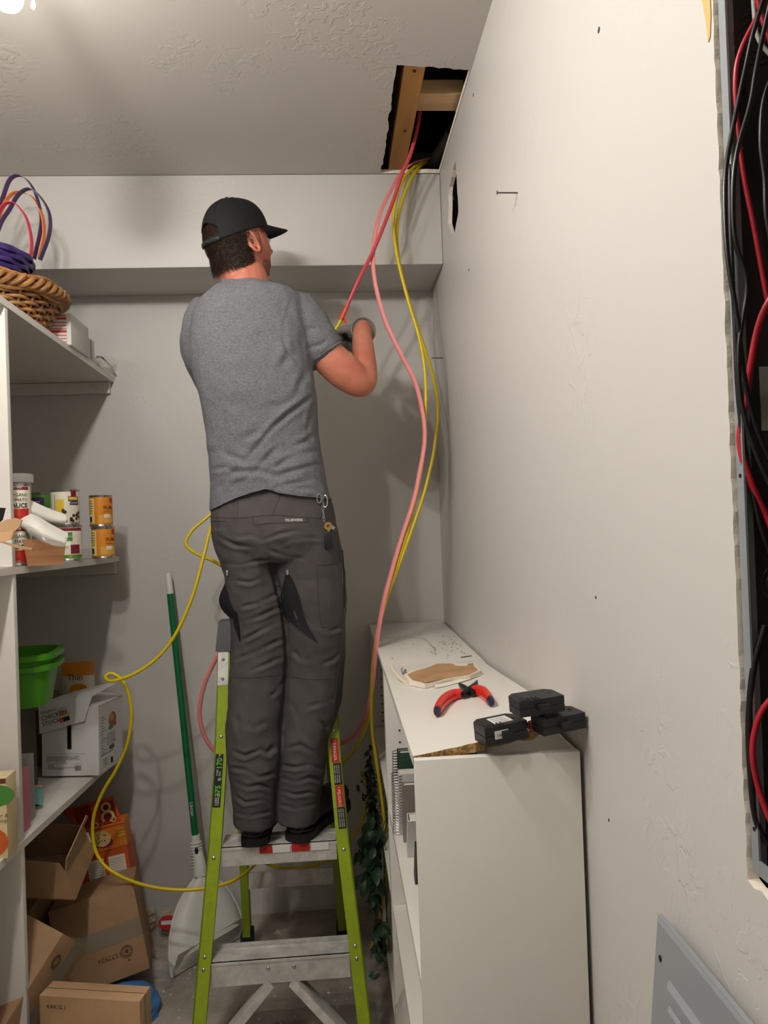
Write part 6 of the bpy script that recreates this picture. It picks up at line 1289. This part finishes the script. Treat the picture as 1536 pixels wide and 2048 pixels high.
# cap: crown with snap-back opening, band, button, brim
cap = MB(); NJ, NI = 96, 36; vs = {}; fs = []
def rim_ph(th): return .16 + .13 * math.cos(th) if True else 0
cv_ = []
for i in range(NI + 1):
    for j in range(NJ):
        th = 2 * PI * j / NJ; lo = rim_ph(th); ph = lo + (PI / 2 - lo) * i / NI
        p = head_pt(th, ph, .012, False); bx_ = max(math.cos(ph), .02) ** -.2; p.x *= bx_; p.y *= bx_; up = (ph - lo) / (PI / 2 - lo); fr_u = max(0, math.cos(th)) * math.sin(PI * min(1, up * 1.1)) * .012
        p = p + Vector((0, fr_u, .002 * math.sin(up * PI / 2) ** 2 + fr_u * .35)); cv_.append(HR @ p)
for i in range(NI):
    for j in range(NJ):
        th = (2 * PI * (j + .5) / NJ + PI) % (2 * PI) - PI; back = PI - abs(th); up = (i + .5) / NI
        if (back / .62) ** 2 + ((up - .10) / .20) ** 2 < 1 and up > .085: continue
        fs.append((i * NJ + j, i * NJ + (j + 1) % NJ, (i + 1) * NJ + (j + 1) % NJ, (i + 1) * NJ + j))
cap.add(cv_, fs); cap_me = cap.mesh('cap'); cap_o = obj('cap', cap_me, CAPM, man, world=True); cap_me.polygons.foreach_set('use_smooth', [True] * len(cap_me.polygons)); cap_o['label'] = 'black snap-back cap with a flat brim'
sm_ = cap_o.modifiers.new('thickness', 'SOLIDIFY'); sm_.thickness = .002; sm_.offset = -1
obj('button', MB().lathe([(.0001, .006), (.005, .005), (.008, 0)], 14, HR @ Matrix.Translation((0, -.002, .1365))), CAPM, cap_o, world=True, smooth=True)
for k in range(6):
    th = k * PI / 3 + PI / 6; obj('panel_seam', MB().tube([cv_[i * NJ + int(round(th / (2 * PI) * NJ)) % NJ] + (cv_[i * NJ + int(round(th / (2 * PI) * NJ)) % NJ] - HC).normalized() * .0006 for i in range(8 if abs(th - PI) < .6 else 1, NI)], .0009, 5), CAPM, cap_o, world=True)
br_rows = []
for i in range(9):
    v = i / 8; row = []
    for j in range(25):
        t = (j / 24 * 2 - 1); th = t * 1.15; base = head_pt(th, rim_ph(th) + .02, .014, False); ext = .078 * v * (1 - abs(t) ** 3.2)
        row.append(HR @ (base + Vector((0, ext, -.010 * v * (1 - t * t) - .012 * v * t * t * 1.2 - .004 * v))))
    br_rows.append(row)
obj('brim', MB().grid(br_rows, .0028, HR.to_3x3() @ Vector((0, 0, 1))), CAPM, cap_o, world=True, smooth=60)
obj('snap_strap', MB().tube([HR @ (head_pt(PI + t, rim_ph(PI) + .045, .0145, False)) for t in np.linspace(-.6, .6, 13)], .0065, 8, .35, up=HR.to_3x3() @ Vector((0, 0, 1))), mat('black_plastic_strap', '#1c1c1e', rough=.4), cap_o, world=True, smooth=True)
for k in range(7): obj('snap_hole', MB().lathe([(.0001, .0012), (.0018, .0008), (.002, 0)], 8, Matrix.Translation(HR @ head_pt(PI - .15 - .06 * k, rim_ph(PI) + .045, .0172, False)) @ RX90), INK, cap_o, world=True)
# shirt collar and sleeve hems
col = [P(x, y, Y=Y) for x, y, Y in ((446, 562, 2.150), (462, 566, 2.119), (490, 567, 2.103), (515, 567, 2.113), (538, 567, 2.143), (545, 570, 2.20), (530, 578, 2.26), (490, 582, 2.27), (452, 572, 2.24), (442, 562, 2.20))]
obj('collar', MB().tube(catmull(col + [col[0]], 6), .0085, 8, .6, caps=False), SHIRT, shirt, world=True, smooth=True)
def hem_ring(c, axis, r, m=SHIRT):
    axis = axis.normalized(); u = axis.orthogonal().normalized(); v = axis.cross(u); return obj('sleeve_hem', MB().tube([c + u * r * math.cos(a) + v * r * math.sin(a) for a in np.linspace(0, 2 * PI, 33)], .0035, 6, caps=False), m, shirt, world=True, smooth=True)
c0 = P(648, 706, Y=2.205); ax_ = c0 - P(630, 680, Y=2.20)
hem_ring(c0 + ax_.normalized() * .004, ax_, .0605)
# ---- gloves
def glove(wp, fdir, back, s, label, curl=(1.15, 1.45, 1.0)):
    """fist: s = +1 thumb on the local -x side"""
    f = Vector(fdir).normalized(); b = Vector(back); b = (b - f * b.dot(f)).normalized(); x_ = f.cross(b); Rm = Matrix((x_, f, b)).transposed().to_4x4(); Rm.translation = wp
    q = MB(); pal = []
    for (t, w, h) in ((-.03, .040, .039), (-.01, .038, .035), (.02, .040, .029), (.05, .043, .022), (.078, .044, .019), (.088, .040, .015)): pal.append([Rm @ Vector((w * math.cos(a), t, h * math.sin(a))) for a in np.linspace(0, 2 * PI, 20, endpoint=False)])
    q.rings(pal)
    for k, (off, L) in enumerate(((-.031, .040), (-.0105, .045), (.0105, .042), (.030, .034))):
        p = Vector((off, .075, .004)); d = Vector((0, 1, 0)); pts = [p.copy()]; ang = 0
        for c_, l_ in zip(curl, (L, L * .68, L * .5)):
            ang += c_; d = Vector((0, math.cos(ang), -math.sin(ang))); p = p + d * l_; pts.append(p.copy())
        pp_ = catmull([Rm @ a for a in pts], 4); q.tube(pp_ + [pp_[-1] + (pp_[-1] - pp_[-2]).normalized() * .004], list(np.linspace(.0108, .009, len(pp_))) + [.005], 10)
    tp_ = [Rm @ Vector(v) for v in ((-.028 * s, .018, -.008), (-.046 * s, .040, -.020), (-.044 * s, .066, -.034), (-.024 * s, .082, -.044))]; pp_ = catmull(tp_, 4); q.tube(pp_ + [pp_[-1] + (pp_[-1] - pp_[-2]).normalized() * .004], list(np.linspace(.014, .010, len(pp_))) + [.005], 10)
    o = obj('glove', remeshed(q, .003, 3, 'glove'), GLV, man, world=True); o['label'] = label
    obj('cuff', MB().tube([Rm @ Vector((.0400 * math.cos(a), -.031, .0390 * math.sin(a))) for a in np.linspace(0, 2 * PI, 25)], .0035, 7, caps=False), GLV, o, world=True, smooth=True)
    pts = [Rm @ Vector((-.040 * s, .05, -.030)), Rm @ Vector((-.045 * s, .068, -.034)), Rm @ Vector((-.024 * s, .085, -.045))]
    obj('thumb_tip', MB().tube(catmull(pts, 4), [.0125, .0128, .0128, .0126, .0122, .012, .0118, .0112, .006], 10), GLVB, o, world=True, smooth=True)
glove(P(720, 664, Y=2.392), (-.30, .93, .06), (.55, .12, .80), 1, 'right grey knit work glove gripping the cable')
glove(lwp + Vector((.01, .02, .01)), (.75, .60, .25), (-.2, .1, .95), -1, 'left grey knit work glove')
# ---- keys on the belt
kx, kn = hit(640, 1002, eps=.006)
kr = thing('key_ring', 'gold key, black fob and steel clip hanging from the trouser belt', 'keys', kx)
def KP(x, y, e): 
    h_, n_ = hit(x, y, eps=e); return h_ if h_ is not None else P(x, y, Y=2.1)
def loop_(c, a, b, r, name, m, tilt=0.0):
    return obj(name, MB().tube([c + Vector((a * math.cos(t) * math.cos(tilt), a * math.cos(t) * math.sin(tilt), b * math.sin(t))) for t in np.linspace(0, 2 * PI, 21)], r, 6, caps=False), m, kr, world=True, smooth=True)
loop_(KP(636, 998, .006), .007, .013, .0016, 'clip', STEEL, .5); loop_(KP(646, 1004, .008), .007, .017, .0016, 'clip', STEEL, -.3)
for k in range(4): loop_(KP(643 + k * .8, 1018 + k * 7, .006), .003, .006, .001, 'chain_link', STEEL, k * 1.2)
GOLD = mat('brass_key', '#c9a35a', rough=.3, metal=.85)
kc = KP(652, 1056, .010); kk = MB(); kk.lathe([(.004, -.001), (.0115, -.001), (.0115, .001), (.004, .001), (.004, -.001)], 20, Matrix.Translation(kc + Vector((0, 0, .004))) @ RX90)
kk.add([kc + Vector(v) for v in ((-.003, -.001, -.005), (.0035, -.001, -.005), (.0045, -.001, -.034), (.002, -.001, -.038), (-.0015, -.001, -.034), (-.0015, -.001, -.026), (-.003, -.001, -.022), (-.001, -.001, -.016), (-.003, .001, -.012))] , [tuple(range(9))])
obj('key', kk, GOLD, kr, world=True)
obj('key', MB().bar(kc + Vector((.004, .002, .006)), kc + Vector((.017, .003, -.004)), .001, .009), STEEL, kr, world=True)
fb = KP(655, 1082, .006); obj('fob', MB().box(tuple(fb + Vector((-.012, -.004, -.022))), tuple(fb + Vector((.012, .004, .028))), bevel=.003), mat('black_fob', '#141518', rough=.4), kr, world=True, smooth=30)
